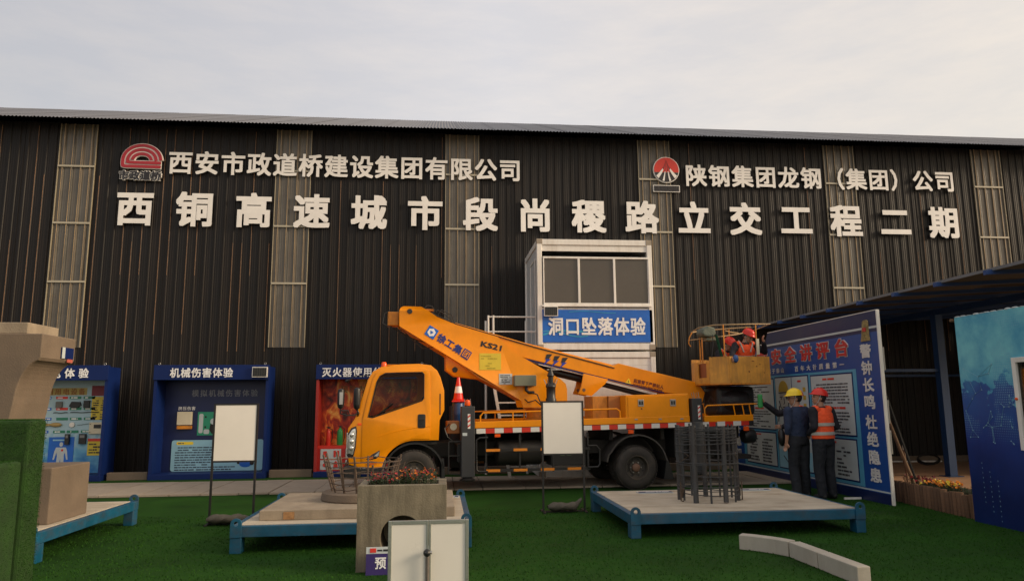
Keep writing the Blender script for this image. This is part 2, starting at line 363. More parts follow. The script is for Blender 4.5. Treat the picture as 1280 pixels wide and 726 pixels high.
# ------------------------------------------------------------------ ground, turf, path
def slab_sheet(name, x0, x1, y0, y1, z, m, n=1):
    mb = MB(); mb.add([(x0, y0, z), (x1, y0, z), (x1, y1, z), (x0, y1, z)], [(0, 1, 2, 3)])
    return tag(mb.build(name, m), kind='structure')
ground_m = M('ground_earth', (0.20, 0.16, 0.12), 0.95, var=0.2, scale=0.3, bump=0.3)
slab_sheet('ground', -600, 600, -600, 600, -0.012, ground_m)
turf = MB()
turf.grid(lambda a, b: (-14+30*a, -3+19.6*b, 0.0), 60, 40)
tag(turf.build('artificial_lawn', turf_m), kind='structure')
slab_sheet('yard_floor', 7.2, 22, 9.0, 17.6, 0.006, floor_m)
# short plastic blades of the lawn, joined: nobody could count them
bl = MB(); rg = random.Random(3)
for i in range(72000):
    y = 3.0+(rg.random()**1.1)*8.0; hw = 0.9+y*0.80; x = rg.uniform(-hw, hw*0.98)
    a = rg.random()*pi; w = 0.0035+0.0004*y; h = rg.uniform(0.008, 0.02); lx, ly = rg.uniform(-.01, .01), rg.uniform(-.01, .01)
    bl.v += [(x-cos(a)*w, y-sin(a)*w, -0.001), (x+cos(a)*w, y+sin(a)*w, -0.001), (x+lx, y+ly, h)]; b = len(bl.v)-3; bl.f.append((b, b+1, b+2)); bl.mi.append(0)
me = bpy.data.meshes.new('turf_blades'); me.from_pydata(bl.v, [], bl.f); me.materials.append(blade_m)
o = bpy.data.objects.new('turf_blades', me); C.objects.link(o); tag(o, kind='stuff')
# concrete path laid in separate slabs
pathbed = MB(); pathbed.add([(-13, 13.30, 0.004), (7.1, 13.42, 0.004), (7.1, 15.68, 0.004), (-13, 15.5, 0.004)], [(0, 1, 2, 3)])
path = tag(pathbed.build('path', M('path_joint', (0.10, 0.085, 0.065), 0.9)), kind='structure')
x = -12.9; rg = random.Random(11); sl = []
for w in (0.52, 0.64, 0.78):
    b = MB(); b.box(0, w-0.016, 0, 2.16, 0, 0.03); me = b.data('slab', conc_path); sl.append((w, me))
while x < 6.7:
    w, me = sl[rg.choice((0, 1, 1, 2))]
    s_ = inst('slab', me, path, (x, 13.32+(x+13)*0.006+rg.uniform(-.01, .01), 0.008+rg.uniform(-.003, .003)))
    x += w

# ------------------------------------------------------------------ warehouse
D = 17.5
wh = thing('warehouse', (0, D, 0), 'long black corrugated steel warehouse with pale see-through strips and grey roof behind everything', 'warehouse')
SW = 0.83
def prof(w, ribs, h, depth0=0.0):
    pts = [(0, 0)]; p = w/ribs
    for k in range(ribs):
        c = p*(k+0.5)
        pts += [(c-0.026, 0), (c-0.014, -h), (c+0.014, -h), (c+0.026, 0)]
        for d in (0.052, 0.104): 
            if c+d+0.016 < w: pts += [(c+d-0.016, 0), (c+d-0.005, -0.0035), (c+d+0.005, -0.0035), (c+d+0.016, 0)]
        if c+0.156+0.016 < w and k < ribs-1: pts += [(c+0.156-0.016, 0), (c+0.156-0.005, -0.0035), (c+0.156+0.005, -0.0035), (c+0.156+0.016, 0)]
    pts.append((w, 0)); return pts
def ribsheet(name, w, z0, z1, ribs, h, m):
    mb = MB(); pr = prof(w, ribs, h); n = len(pr)
    mb.add([(a, b, z0) for a, b in pr]+[(a, b, z1) for a, b in pr], [(i, i+1, n+i+1, n+i) for i in range(n-1)])
    k0 = len(mb.f)
    mb.mi = [0]*len(mb.f)
    return mb.data(name, m)
me_full = ribsheet('cladding_sheet', SW, 0, 8.30, 4, 0.019, clad)
me_low = ribsheet('cladding_sheet', SW, 0, 2.93, 4, 0.019, clad)
me_strip = ribsheet('translucent_sheet', SW, 2.89, 8.27, 4, 0.034, frp)
me_lap = MB().box(0, 0.022, -0.006, 0.012, 0, 8.30).data('lap_seam', clad)
bandb = MB(); bandb.box(0.0, SW, -0.052, -0.036, -0.022, 0.022); me_band = bandb.data('girt_strip', band_m)
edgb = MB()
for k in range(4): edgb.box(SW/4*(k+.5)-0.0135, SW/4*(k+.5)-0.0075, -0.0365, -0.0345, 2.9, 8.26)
me_edge = edgb.data('rib_highlight', M('crest_highlight', (0.62, 0.42, 0.20), 0.45, var=0.5, scale=1.5, bump=0))  # gold highlights painted along the ribs of the translucent strips
strips_x = [-9.08, -4.03, 0.11, 5.06, 10.11, 14.33]
spans = [(-17.38, -9.08, 10), (-8.25, -4.03, 5), (-3.20, 0.11, 4), (0.94, 5.06, 5), (5.89, 10.11, 5), (10.94, 14.33, 4), (15.16, 21.8, 8)]
rg = random.Random(5)
crestm = [MB().box(-0.0022, 0.0022, -0.0225, -0.0185, z0, z1).data('rib_glint', edge_m) for z0, z1 in ((3.2, 8.2), (2.4, 7.0), (4.6, 8.2), (2.8, 5.4))]  # thin strips painting reflected light along the rib edges
for (a, b, n) in spans:
    w = (b-a)/n
    for i in range(n):
        s_ = inst('cladding_sheet', me_full, wh, (a+w*i, rg.uniform(-.004, .004), 0)); s_.scale.x = w/SW
        inst('lap_seam', me_lap, s_, (0, -0.008, 0))
        for k in range(4):
            if rg.random() < (0.55 if a < 0 else 0.2): inst('rib_glint', rg.choice(crestm), s_, (SW/4*(k+.5)+0.0120, 0, 0))
for sx in strips_x:
    inst('cladding_sheet', me_low, wh, (sx, 0, 0))
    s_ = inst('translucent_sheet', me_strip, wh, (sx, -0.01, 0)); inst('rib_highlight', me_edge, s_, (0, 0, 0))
    for z in (7.21, 5.82, 4.42): inst('girt_strip', me_band, s_, (0, 0, z))
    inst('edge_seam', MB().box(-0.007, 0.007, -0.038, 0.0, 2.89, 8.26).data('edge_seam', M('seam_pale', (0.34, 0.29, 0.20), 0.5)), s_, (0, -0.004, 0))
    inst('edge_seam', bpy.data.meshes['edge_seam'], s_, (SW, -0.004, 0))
# roof of separate corrugated sheets, gable and back walls, gutterless eave
def roof_sheet(w, y0, z0, y1, z1):
    mb = MB(); n = 11*8
    L2 = lambda i: 0.011*cos(2*pi*11*i/n)
    mb.add([(w*i/n, y0, z0+L2(i)) for i in range(n+1)]+[(w*i/n, y1, z1+L2(i)) for i in range(n+1)], [(i, i+1, n+2+i, n+1+i) for i in range(n)])
    return mb.data('roof_sheet', roof_m, smooth=True)
rs1 = roof_sheet(0.92, -0.58, 8.215, 5.9, 11.02); rs2 = roof_sheet(0.92, 5.9, 11.02, 12.2, 8.28)
for i in range(44):
    for r_ in (rs1, rs2): inst('roof_sheet', r_, wh, (-17.6+0.9*i, 0, 0.002*(i % 2)))
mb = MB((0, D, 0)); mb.box(-17.4, -17.36, D+.02, D+11.8, 0, 8.3); mb.box(21.8, 21.84, D+.02, D+11.8, 0, 8.3); mb.box(-17.4, 21.84, D+11.8, D+11.84, 0, 8.3)
mb.prism([(D+0.02, 8.3), (D+11.8, 8.3), (D+5.9, 10.95)], -17.4, -17.36, 'x'); mb.prism([(D+0.02, 8.3), (D+11.8, 8.3), (D+5.9, 10.95)], 21.8, 21.84, 'x')
mb.build('gable_wall', clad, wh)
mb = MB((0, D, 0)); mb.box(-17.3, 21.7, D+.06, D+.1, 0.01, 8.25); mb.build('lining', black, wh)
# low kerb along the foot of the wall, in lengths
for (a, b) in ((-10.3, -9.53), (-7.0, -6.18), (-3.66, -2.76), (-0.25, 2.0), (4.7, 6.5)):
    k = MB(((a+b)/2, 16.5, 0)); k.box(a, b, 16.42, 16.56, 0, 0.16)
    o = k.build('plinth_kerb', conc_side, None, bev=0.006); tag(o, kind='structure')

# ------------------------------------------------------------------ facade signs
def letters(name, loc, label, body, x0, z0, pitch, cw, ch, th=0.035, off=0.024):
    t = thing(name, loc, label, 'sign')
    for i, c_ in enumerate(body):
        m = MB(loc); me = text_me(c_, 0.5, off)
        f = plane_mat((x0+pitch*i, D-0.075, z0+0.12*ch), X_, Z_, cw, ch, th)
        m.mesh(me, f)
        for q, fc in enumerate(m.f):
            a_, b_, c2_ = (Vector(m.v[k]) for k in fc[:3]); nn_ = (b_-a_).cross(c2_-a_)
            m.mi[q] = 0 if nn_.length < 1e-12 or abs(nn_.normalized().y) > .7 else 1
        o = m.build('character', [letter, letter_side_shade], t)
    return t
letters('facade_lettering', (-2.3, D-.06, 7.05), 'upper left row of white raised characters beside the red arch emblem on the black wall', '西安市政道桥建设集团有限公司', -6.56, 7.05, 0.615, 0.585, 0.60)
letters('facade_lettering', (10, D-.06, 7.02), 'upper right row of white raised characters with brackets beside the round emblem', '陕钢集团龙钢（集团）公司', 6.27, 7.03, 0.626, 0.59, 0.60)
letters('facade_lettering', (3.1, D-.06, 5.78), 'long row of the largest white raised characters spaced across the whole black wall', '西铜高速城市段尚稷路立交工程二期', -7.68, 5.76, 1.370, 0.88, 0.87, 0.045, 0.032)
def ribbon_pts(path, hw):
    n = len(path); a = []; b = []
    for i, p in enumerate(path):
        q0 = Vector(path[max(i-1, 0)]); q1 = Vector(path[min(i+1, n-1)]); d = (q1-q0).normalized(); nn = Vector((-d.y, d.x))
        a.append((p[0]+nn.x*hw, p[1]+nn.y*hw)); b.append((p[0]-nn.x*hw, p[1]-nn.y*hw))
    return a, b
def ribbon(mb, path, hw, y, th):
    a, b = ribbon_pts(path, hw); n = len(path)
    vs = [(p[0], y-th/2, p[1]) for p in a+b]+[(p[0], y+th/2, p[1]) for p in a+b]; fs = []
    for i in range(n-1): fs += [(i, i+1, n+i+1, n+i), (2*n+i, 3*n+i, 3*n+i+1, 2*n+i+1), (i, 2*n+i, 2*n+i+1, i+1), (n+i, n+i+1, 3*n+i+1, 3*n+i)]
    fs += [(0, n, 3*n, 2*n), (n-1, 3*n-1, 4*n-1, 2*n-1)]
    return mb.add(vs, fs)
loc = (-7.16, D-.05, 6.9)
lg = thing('company_emblem', loc, 'red arch emblem of nested bands outlined in white at the upper left', 'emblem')
k = 0.94/560.0; cx, cz = -7.16, 7.37
def P(x, y): return (cx+(x-437)*k, cz-(y-340)*k)
p1 = [P(700, 338)]+[(cx+0.435*cos(radians(a)), cz+0.375*sin(radians(a))) for a in range(6, 181, 6)]+[P(178, 395), P(182, 425), P(200, 428), P(702, 432)]
p2 = [P(640, 345)]+[(cx+0.325*cos(radians(a)), cz+0.27*sin(radians(a))) for a in range(6, 181, 6)]+[P(243, 368), P(262, 370), P(702, 374)]
p3 = [(cx+0.215*cos(radians(a)), cz+0.165*sin(radians(a))) for a in range(2, 179, 6)]
wm = MB(loc); rm = MB(loc)
for p, hw in ((p1, 0.052), (p2, 0.052), (p3, 0.052)): ribbon(wm, p, hw, D-0.075, 0.05); ribbon(rm, p, hw-0.016, D-0.105, 0.02)
wm.build('backing', letter, lg); rm.build('red_band', red_m, lg)
w1 = MB(loc); put_text(w1, '市政道桥', (-7.66, D-0.08, 6.88), X_, Z_, 0.235, 0.235, 0.02, 0.075, 0.245); w1.build('outline', letter, lg)
w1 = MB(loc); put_text(w1, '市政道桥', (-7.66, D-0.102, 6.88), X_, Z_, 0.235, 0.235, 0.006, 0.038, 0.245); w1.build('small_characters', darkink, lg)
loc = (5.78, D-.05, 6.88)
lg = thing('company_emblem', loc, 'round red and black emblem with white road rays on the right half of the wall', 'emblem')
cx, cz, R_ = 5.78, 7.46, 0.325
plate_xz(MB(loc), [circ(cx, cz, R_+0.022, 40)], D-0.07, 0.04).build('rim', letter, lg)
plate_xz(MB(loc), [arc(cx, cz, R_, -12, 192, 24)], D-0.098, 0.014).build('red_field', red2, lg)
plate_xz(MB(loc), [arc(cx, cz, R_, 194, 346, 24)], D-0.097, 0.012).build('dark_field', darkink, lg)
wm = MB(loc); rm = MB(loc)
for sx, b0, b1 in ((-1, .215, .275), (-1, .065, .115), (1, .065, .115), (1, .215, .275)):
    def ray_(t, b): return (cx+sx*(0.012+(b-0.012)*t**1.9), cz+0.29-t*(0.29+sqrt(max(R_**2-b*b, 0))-0.01))
    n = 14; o_ = [ray_(i/n, b0) for i in range(n+1)]+[ray_(i/n, b1) for i in range(n, -1, -1)]
    o2 = [p for p in [ray_(i/n, b0) for i in range(8, n+1)]+[ray_(i/n, b1) for i in range(n, 7, -1)]]
    o1 = [p for p in [ray_(i/n, b0) for i in range(1, 9)]+[ray_(i/n, b1) for i in range(8, 0, -1)]]
    plate_xz(wm, [o2], D-0.108, 0.008); plate_xz(rm, [o1], D-0.107, 0.006)
wm.build('road_ray', letter, lg); rm.build('road_ray_dark', M('emblem_dark_red', (0.22, 0.015, 0.015), 0.4, bump=0), lg)  # upper ray parts in the emblem's own dark red
MB(loc).box(5.42, 6.12, D-0.09, D-0.05, 6.87, 7.05).build('name_plate', letter, lg)
MB(loc).box(5.437, 6.103, D-0.096, D-0.091, 6.887, 7.033).build('name_field', darkink, lg)
w1 = MB(loc); put_text(w1, '陕钢集团', (5.45, D-0.099, 6.89), X_, Z_, 0.15, 0.14, 0.003, 0.004, 0.163); w1.build('small_characters', M('ink_grey', (0.04, 0.036, 0.04), 0.5, bump=0), lg)

# ------------------------------------------------------------------ stacked container cabin
def solar_lamp(name, parent, x0, x1, z0, z1, y):
    f = MB(parent.location); f.box(x0, x1, y-0.05, y, z0, z1); fr = f.build(name, white_p, parent)
    g = MB(); g.o = Vector(parent.location); g.box(x0+.015, x1-.015, y-0.056, y-0.0505, z0+.015, z1-.015); g.build('solar_cell', blackp, fr)
    g = MB(); g.o = Vector(parent.location)
    for i in range(1, 6): xx = x0+.015+(x1-x0-.03)*i/6; g.box(xx-.001, xx+.001, y-0.058, y-0.0562, z0+.015, z1-.015)
    g.build('cell_line', grey_box, fr)
cx0, cx1, cy0, cy1 = 2.07, 4.62, 15.15, 17.38
for unit, (z0, z1) in enumerate(((0.03, 2.62), (2.66, 5.07))):
    loc = (3.34, cy0, z0)
    t = thing('container_cabin', loc, ('white cabin unit at ground level carrying the windowed cabin behind the truck' if unit == 0 else 'white upper cabin with a three pane window and a blue banner on its front'), 'cabin')
    o_ = lambda: MB(loc)
    for px in (cx0, cx1-0.11):
        for py in (cy0, cy1-0.11): o_().box(px, px+0.11, py, py+0.11, z0, z1).build('corner_post', white_p, t, bev=0.012)
    for za, zb in ((z1-.13, z1-.004), (z0, z0+.13)):
        for bx in ((cx0+.11, cx1-.11, cy0+.004, cy0+.1), (cx0+.004, cx0+.1, cy0+.11, cy1-.11), (cx1-.1, cx1-.004, cy0+.11, cy1-.11)):
            o_().box(*bx, za, zb).build('rail', white_p, t, bev=0.01)
    for px in (cx0-.004, cx1-.126):
        for pz in (z0-.001, z1-.115): o_().box(px, px+.13, cy0-.004, cy0+.12, pz, pz+.116).build('corner_casting', M('casting', (0.32, 0.27, 0.21), 0.7, var=0.3), t, bev=0.01)
    f = o_(); f.box(cx0+.05, cx1-.05, cy0+.05, cy1-.05, z1-.06, z1-.02); f.box(cx0+.05, cx1-.05, cy0+.15, cy1-.05, z0+.02, z0+.1); f.build('roof', white_s, t)
    # boarded wall: separate horizontal siding planks
    zz = z0+0.13; top = z1-0.13
    while zz < top-0.01:
        h = min(0.155, top-zz)
        for seg in ((cx0+.11, cx1-.11),):
            if unit == 1 and zz+h > 3.62 and zz < 4.66: continue
            f = o_(); f.box(seg[0], seg[1], cy0+.03, cy0+.06, zz+.0012, zz+h-.0012); f.build('siding_plank', white_p, t)
        zz += 0.155
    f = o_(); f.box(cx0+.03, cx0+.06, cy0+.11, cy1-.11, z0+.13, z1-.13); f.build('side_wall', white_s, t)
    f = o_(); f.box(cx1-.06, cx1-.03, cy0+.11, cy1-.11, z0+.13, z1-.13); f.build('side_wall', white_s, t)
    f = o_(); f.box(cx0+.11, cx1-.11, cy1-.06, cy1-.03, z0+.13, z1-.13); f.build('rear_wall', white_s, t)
    d = o_(); d.box(cx0+.012, cx0+.03, cy0+.42, cy0+1.18, z0+.13, z0+2.0); dd = d.build('door', M('door_grey', (0.50, 0.51, 0.51), 0.4), t)
    d = o_(); d.box(cx0-.0, cx0+.012, cy0+.38, cy0+.42, z0+.13, z0+2.04); d.box(cx0, cx0+.012, cy0+1.18, cy0+1.22, z0+.13, z0+2.04); d.box(cx0, cx0+.012, cy0+.421, cy0+1.179, z0+2.0, z0+2.04); d.build('door_frame', white_p, dd)
    d = o_(); d.tube([(cx0-.03, cy0+.5, z0+.95), (cx0-.03, cy0+.5, z0+1.15)], .012); d.build('door_handle', steel, dd)
    if unit: up = t
w0, w1_, wz0, wz1 = 2.20, 4.55, 3.62, 4.68
o_ = lambda: MB(up.location)
fr = o_().box(w0, w1_, cy0-.012, cy0+.05, wz1-.045, wz1).box(w0, w1_, cy0-.012, cy0+.05, wz0, wz0+.045)
pw = (w1_-w0)/3
for i in range(4):
    xx = w0+pw*i; fr.box(max(xx-.024, w0), min(xx+.024, w1_), cy0-.012, cy0+.05, wz0+.045, wz1-.045)
wf = fr.build('window', white_p, up, bev=0.006)
for i in range(3):
    g = o_().box(w0+pw*i+.024, w0+pw*(i+1)-.024, cy0+.02, cy0+.026, wz0+.045, wz1-.045); g.build('pane', M('brown_film_glass', (.085, .073, .060), .22, var=.12, scale=.8, bump=0), wf)
o_().box(w0-.03, w1_+.02, cy0-.03, cy0+.0, wz0-.035, wz0-.001).build('sill', white_p, wf)
cur = o_().grid(lambda a, b: (2.25+2.25*a, cy0+.10+0.006*sin(a*40), 3.5+1.2*b), 120, 1); cur.build('curtain', M('curtain_cloth', (0.33, 0.29, 0.24), 0.9), up, smooth=True)
bn = o_().box(2.17, 4.58, cy0+.0, cy0+.022, 2.82, 3.52).build('banner', ban_blue, up)
b_ = o_()
for k_ in range(2):
    pth = [(2.18+0.075*i, 2.98+0.06*sin(i*.35+k_)+0.02*k_ + 0.0009*i*i*(1-k_)) for i in range(14)]; ribbon(b_, pth, .02-.008*k_, cy0-.003, .003)
b_.build('swoosh', M('banner_cyan', (0.03, 0.30, 0.50), 0.4, bump=0), bn)
b_ = o_(); pth = [(2.75+0.06*i, 3.47+0.02*sin(i*.3)) for i in range(18)]; ribbon(b_, pth, .006, cy0-.003, .003); b_.build('swoosh', bpy.data.materials['banner_cyan'], bn)
chars(o_, bn, txt_w, '洞口坠落体验', (2.29, cy0-.006, 2.96), X_, Z_, 0.34, 0.40, .005, .024, 0.358)
solar_lamp('solar_lamp', up, 2.20, 2.50, 3.37, 3.58, cy0-.03)
# stair and landing left of the cabins
loc = (1.5, 15.4, 0)
t = thing('access_ladder', loc, 'white steel ladder with a guard rail landing standing at the left of the cabins', 'ladder')
f = MB(loc)
for xx in (1.02, 1.86):
    m = MB(loc); m.add([(xx-.03+dx, 15.3+dy, 2.64) for dx, dy in ((0, 0), (.06, 0), (.06, .1), (0, .1))]+[(xx+.42+dx, 15.3+dy, 0.01) for dx, dy in ((0, 0), (.06, 0), (.06, .1), (0, .1))], [(0, 1, 2, 3), (4, 7, 6, 5), (0, 4, 5, 1), (1, 5, 6, 2), (2, 6, 7, 3), (3, 7, 4, 0)])
    m.build('stile', white_p, t)
for i in range(9):
    z = 0.22+0.265*i; xx = 1.02+.45*(1-z/2.64)
    MB(loc).box(xx+.03, xx+.81, 15.31, 15.39, z, z+.03).build('rung', white_p, t)
MB(loc).box(1.0, 2.04, 15.42, 16.3, 2.60, 2.65).build('landing', steel, t)
for xx in (1.03, 1.14): MB(loc).tube([(xx, 15.42, 2.65), (xx, 15.42, 3.42)], .022).build('post', white_p, t)
for z in (3.39, 3.07): MB(loc).tube([(1.03, 15.42, z), (2.06, 15.42, z)], .016).build('guard_rail', white_p, t)
for xx in (1.03, 1.95): MB(loc).tube([(xx, 16.28, 0), (xx, 16.28, 3.4)], .025).build('post', white_p, t)

# ------------------------------------------------------------------ three display booths
def booth(loc, x0, x1, label, header, hx, pitch, red=False):
    t = thing('display_booth', loc, label, 'booth')
    y0, y1, zt = 16.30, 16.90, 2.42
    side = navy if not red else M('booth_red', (0.32, 0.02, 0.015), 0.4)
    for xx in (x0, x1-.06):
        f = MB(loc); f.prism([(y0+.004, .12), (y1, .12), (y1, zt-.03), (y0+.004, zt-.03)], xx, xx+.06, 'x'); f.build('side_panel', side if not (red and xx != x0) else navy, t)
    f = MB(loc); f.box(x0-.01, x1+.01, y0-.03, y0+.05, 2.10, zt); hd = f.build('header', navy, t, bev=.006)
    f = MB(loc); f.box(x0+.06, x1-.06, y0+.05, y1, zt-.07, zt-.03); f.build('roof_panel', navy, t)
    f = MB(loc); f.box(x0-.005, x1+.005, y0-.01, y1, 0.0, .12); f.build('base_beam', navy, t, bev=.006)
    f = MB(loc); f.box(x0+.06, x1-.06, y1-.05, y1-.01, .12, zt-.07); bk = f.build('back_panel', navy_d, t)
    for xx in (x0+.07, x1-.1):
        f = MB(loc); f.ring((xx, y0+.05, zt+.03), .022, .006, 12, 'y', 5); f.build('lifting_eye', steel, t)
    chars(lambda: MB(loc), hd, txt_w, header, (hx, y0-.038, 2.145), X_, Z_, .205, .215, .005, .02, pitch)
    for xx in (x0+.02, x1-.1):
        f = MB(loc); f.lathe([(.025, -.02), (.035, 0.0)], (xx+.04, y0+.1, .02), 8); f.build('foot', steel, t)
    return t, bk, (y1-.05)
# booth 1
rg = random.Random(21)
loc = (-8.27, 16.3, 0)
t1, bk, yb = booth(loc, -9.47, -7.07, 'blue booth at the left edge with wiring samples and a human figure print', '触电体验', -8.50, .28)
sb = bpy.data.materials.new('wave_print'); sb.use_nodes = True; n = sb.node_tree.nodes; l = sb.node_tree.links.new; p = n['Principled BSDF']; p.inputs['Roughness'].default_value = .4
tcn = n.new('ShaderNodeTexCoord'); sep = n.new('ShaderNodeSeparateXYZ'); l(tcn.outputs['Object'], sep.inputs[0])
wv = n.new('ShaderNodeTexNoise'); wv.inputs['Scale'].default_value = 2.2; wv.inputs['Detail'].default_value = 5; wv.inputs['Distortion'].default_value = 1.5; l(tcn.outputs['Object'], wv.inputs['Vector'])
ad = n.new('ShaderNodeMath'); ad.operation = 'MULTIPLY_ADD'; ad.inputs[1].default_value = .55; ad.inputs[2].default_value = .0; l(sep.outputs['Z'], ad.inputs[0])
ad2 = n.new('ShaderNodeMath'); ad2.operation = 'MULTIPLY_ADD'; ad2.inputs[1].default_value = 1.0; l(wv.outputs[0], ad2.inputs[0]); l(ad.outputs[0], ad2.inputs[2])
rp = n.new('ShaderNodeValToRGB'); l(ad2.outputs[0], rp.inputs[0])
rp.color_ramp.elements[0].position = .55; rp.color_ramp.elements[0].color = (.02, .17, .42, 1); rp.color_ramp.elements[1].position = 1.1; rp.color_ramp.elements[1].color = (.36, .52, .60, 1)
e = rp.color_ramp.elements.new(.8); e.color = (.12, .36, .55, 1); l(rp.outputs[0], p.inputs['Base Color'])
pr = MB(loc).box(-9.4, -7.13, yb-.006, yb, .13, 2.33).build('wall_print', sb, t1)
y = yb-.010
MB(loc).box(-8.95, -7.72, y, y+.004, 1.80, 1.955).build('title_strip', M('strip_ochre', (.42, .33, .10), .5, bump=0), pr)
f = MB(loc); put_text(f, '常用用电设备', (-8.72, y-.004, 1.80), X_, Z_, .14, .15, .003, .012, .165); f.build('title_characters', M('ink_brown', (.28, .10, .02), .5, bump=0), pr)
gcols = [ban_blue, red2, greenp, greenp]
for row, z in enumerate((1.715, 1.475, 1.26, .985)):
    for col in range(4):
        xx = (-8.62, -8.35, -8.07, -7.78)[col]+.02*row*(row < 3)
        m = gcols[col] if not (col == 1 and row > 1) else greenp
        a = MB(loc).box(xx, xx+(.17 if col == 0 else .24), y-.004, y, z, z+.055).build('caption_strip', m, pr)
        f = MB(loc); scribble(f, (xx+.03, y-.006, z+.055), X_, Z_, .15, 1, .055, .022, rg, 1, .001); f.build('caption_marks', txt_w, a)
def item(name, m, fn, lab=None):
    f = MB(loc); fn(f); o = f.build(name, m, t1, bev=.004); return o
item('socket', M('socket_grey', (.12, .12, .11), .5), lambda f: f.box(-8.33, -8.2, y-.05, y, 1.53, 1.66))
item('junction_block', blackp, lambda f: f.prism([(-8.05, 1.56), (-7.99, 1.52), (-7.86, 1.53), (-7.81, 1.58), (-7.83, 1.65), (-8.0, 1.66)], y-.06, y))
item('breaker', blackp, lambda f: f.box(-7.75, -7.63, y-.06, y, 1.52, 1.68))
item('cable_sample', blackp, lambda f: f.tube([(-8.38+.03*i, y-.015, 1.42+.008*sin(i*.9)) for i in range(11)], .008, 5).tube([(-8.03+.05*i, y-.015, 1.425+.005*sin(i)) for i in range(13)], .009, 5))
item('lamp_sample', M('brass', (.35, .24, .08), .35), lambda f: f.ell((-8.3, y-.03, 1.165), (.13, .03, .045)).box(-8.55, -8.4, y-.03, y, 1.14, 1.19))
item('round_socket', white_p, lambda f: f.lathe([(.055, -.03), (.055, 0)], (-7.97, y, 1.16), 14, 'y'))
item('wire_sample', blackp, lambda f: f.tube([(-7.86+.03*i, y-.012, 1.15+.004*i) for i in range(11)], .005, 5))
for xx, w in ((-8.08, .09), (-7.79, .14)):
    item('meter', blackp, lambda f: f.box(xx, xx+w, y-.06, y, .74 if w < .1 else .75, .965))
    item('meter_face', M('meter_grey', (.2, .2, .2), .4), lambda f: f.box(xx+.02, xx+w-.02, y-.064, y-.0605, .88, .94))
bp = MB(loc).box(-8.42, -7.9, y-.004, y, .2, .90).build('figure_print', ban_blue, pr)
f = MB(loc); f.box(-8.42+.08, -8.02, y-.007, y-.0045, .82, .85); scr = f.build('print_caption', sky_blue, bp)
f = MB(loc)
plate_xz(f, [rrect(-8.195, -8.125, .70, .79, .03)], y-.006, .003); plate_xz(f, [[(-8.26, .68), (-8.06, .68), (-8.03, .6), (-8.005, .42), (-8.035, .42), (-8.075, .58), (-8.09, .5), (-8.08, .22), (-8.13, .22), (-8.16, .44), (-8.19, .22), (-8.24, .22), (-8.23, .5), (-8.245, .58), (-8.285, .42), (-8.315, .42), (-8.29, .6)]], y-.006, .003)
f.build('human_figure', print_w, bp)
plate_xz(MB(loc), [circ(-8.13, .62, .025, 12)], y-.0085, .002).build('heart_dot', red2, bp)
MB(loc).box(-7.62, -7.14, y-.003, y+.0015, 1.78, 2.0).build('notice_header', M('dark_red_print', (.22, .015, .03), .5, bump=0), pr)
a = MB(loc).box(-7.60, -7.25, y-.004, y, 1.26, 1.76).build('notice', yellow2, pr)
f = MB(loc); scribble(f, (-7.57, y-.006, 1.70), X_, Z_, .13, 9, .05, .014, rg, .9, .001); scribble(f, (-7.41, y-.006, 1.70), X_, Z_, .13, 9, .05, .014, rg, .9, .001); f.build('notice_marks', darkink, a)
a = MB(loc).box(-7.60, -7.26, y-.05, y, .96, 1.21).build('leakage_tester', cream, t1, bev=.01)
MB(loc).box(-7.50, -7.35, y-.055, y-.051, 1.08, 1.16).build('screen', blackp, a)
f = MB(loc)
for q in ((-7.57, 1.0), (-7.29, 1.0), (-7.57, 1.17), (-7.29, 1.17)): f.lathe([(.009, -.058), (.009, -.051)], (q[0], y, q[1]), 8, 'y')
f.build('screw', blackp, a)
a = MB(loc).box(-7.62, -7.28, y-.004, y, .50, .86).build('notice', yellow2, pr)
MB(loc).box(-7.62, -7.28, y-.007, y-.0045, .80, .86).build('notice_header', red2, a)
f = MB(loc); scribble(f, (-7.59, y-.006, .77), X_, Z_, .28, 4, .06, .02, rg, .9, .001); f.build('notice_marks', darkink, a)
# booth 2
loc = (-4.92, 16.3, 0)
t2, bk, yb = booth(loc, -6.12, -3.72, 'dark blue booth between its two neighbours with a small solar lamp on its header', '机械伤害体验', -5.79, .222)
y = yb-.004
solar_lamp('solar_lamp', t2, -4.06, -3.74, 2.15, 2.37, 16.26)
chars(lambda: MB(loc), t2, M('grey_letter', (.20, .21, .25), .5, bump=0), '模拟机械伤害体验', (-5.50, y, 1.74), X_, Z_, .155, .165, .003, .012, .182)
f = MB(loc); put_text(f, '挤压伤害', (-5.77, y, 1.45), X_, Z_, .085, .085, .003, .012, .094); f.build('caption_characters', txt_w, t2)
a = MB(loc).box(-5.76, -5.45, y-.09, y, 1.13, 1.42).build('control_box', cream, t2, bev=.01)
MB(loc).box(-5.75, -5.45, y-.085, y, 1.045, 1.115).build('box_base', orange_d, a)
a = MB(loc).box(-5.34, -4.90, y-.006, y, .90, 1.41).build('picture', M('cartoon_green', (.02, .28, .16), .4, bump=0), t2)
f = MB(loc); plate_xz(f, [rrect(-5.31, -5.22, .95, 1.37, .03)], y-.008, .003); plate_xz(f, [circ(-5.0, 1.2, .07, 14)], y-.008, .003); plate_xz(f, [rrect(-5.2, -5.08, .93, 1.03, .03)], y-.008, .003); f.build('pale_shape', print_w, a)
f = MB(loc); plate_xz(f, [circ(-5.17, 1.30, .022, 10)], y-.008, .004); plate_xz(f, [circ(-5.17, 1.08, .022, 10)], y-.008, .004); plate_xz(f, [[(-5.06, 1.15), (-4.95, 1.12), (-4.93, .96), (-5.02, .93), (-5.08, 1.02)]], y-.0105, .002); f.build('dark_shape', hair, a)
a = plate_xz(MB(loc), [rrect(-5.86, -3.90, .13, .80, .05)], y-.006, .008).build('text_board', sky_blue, t2)
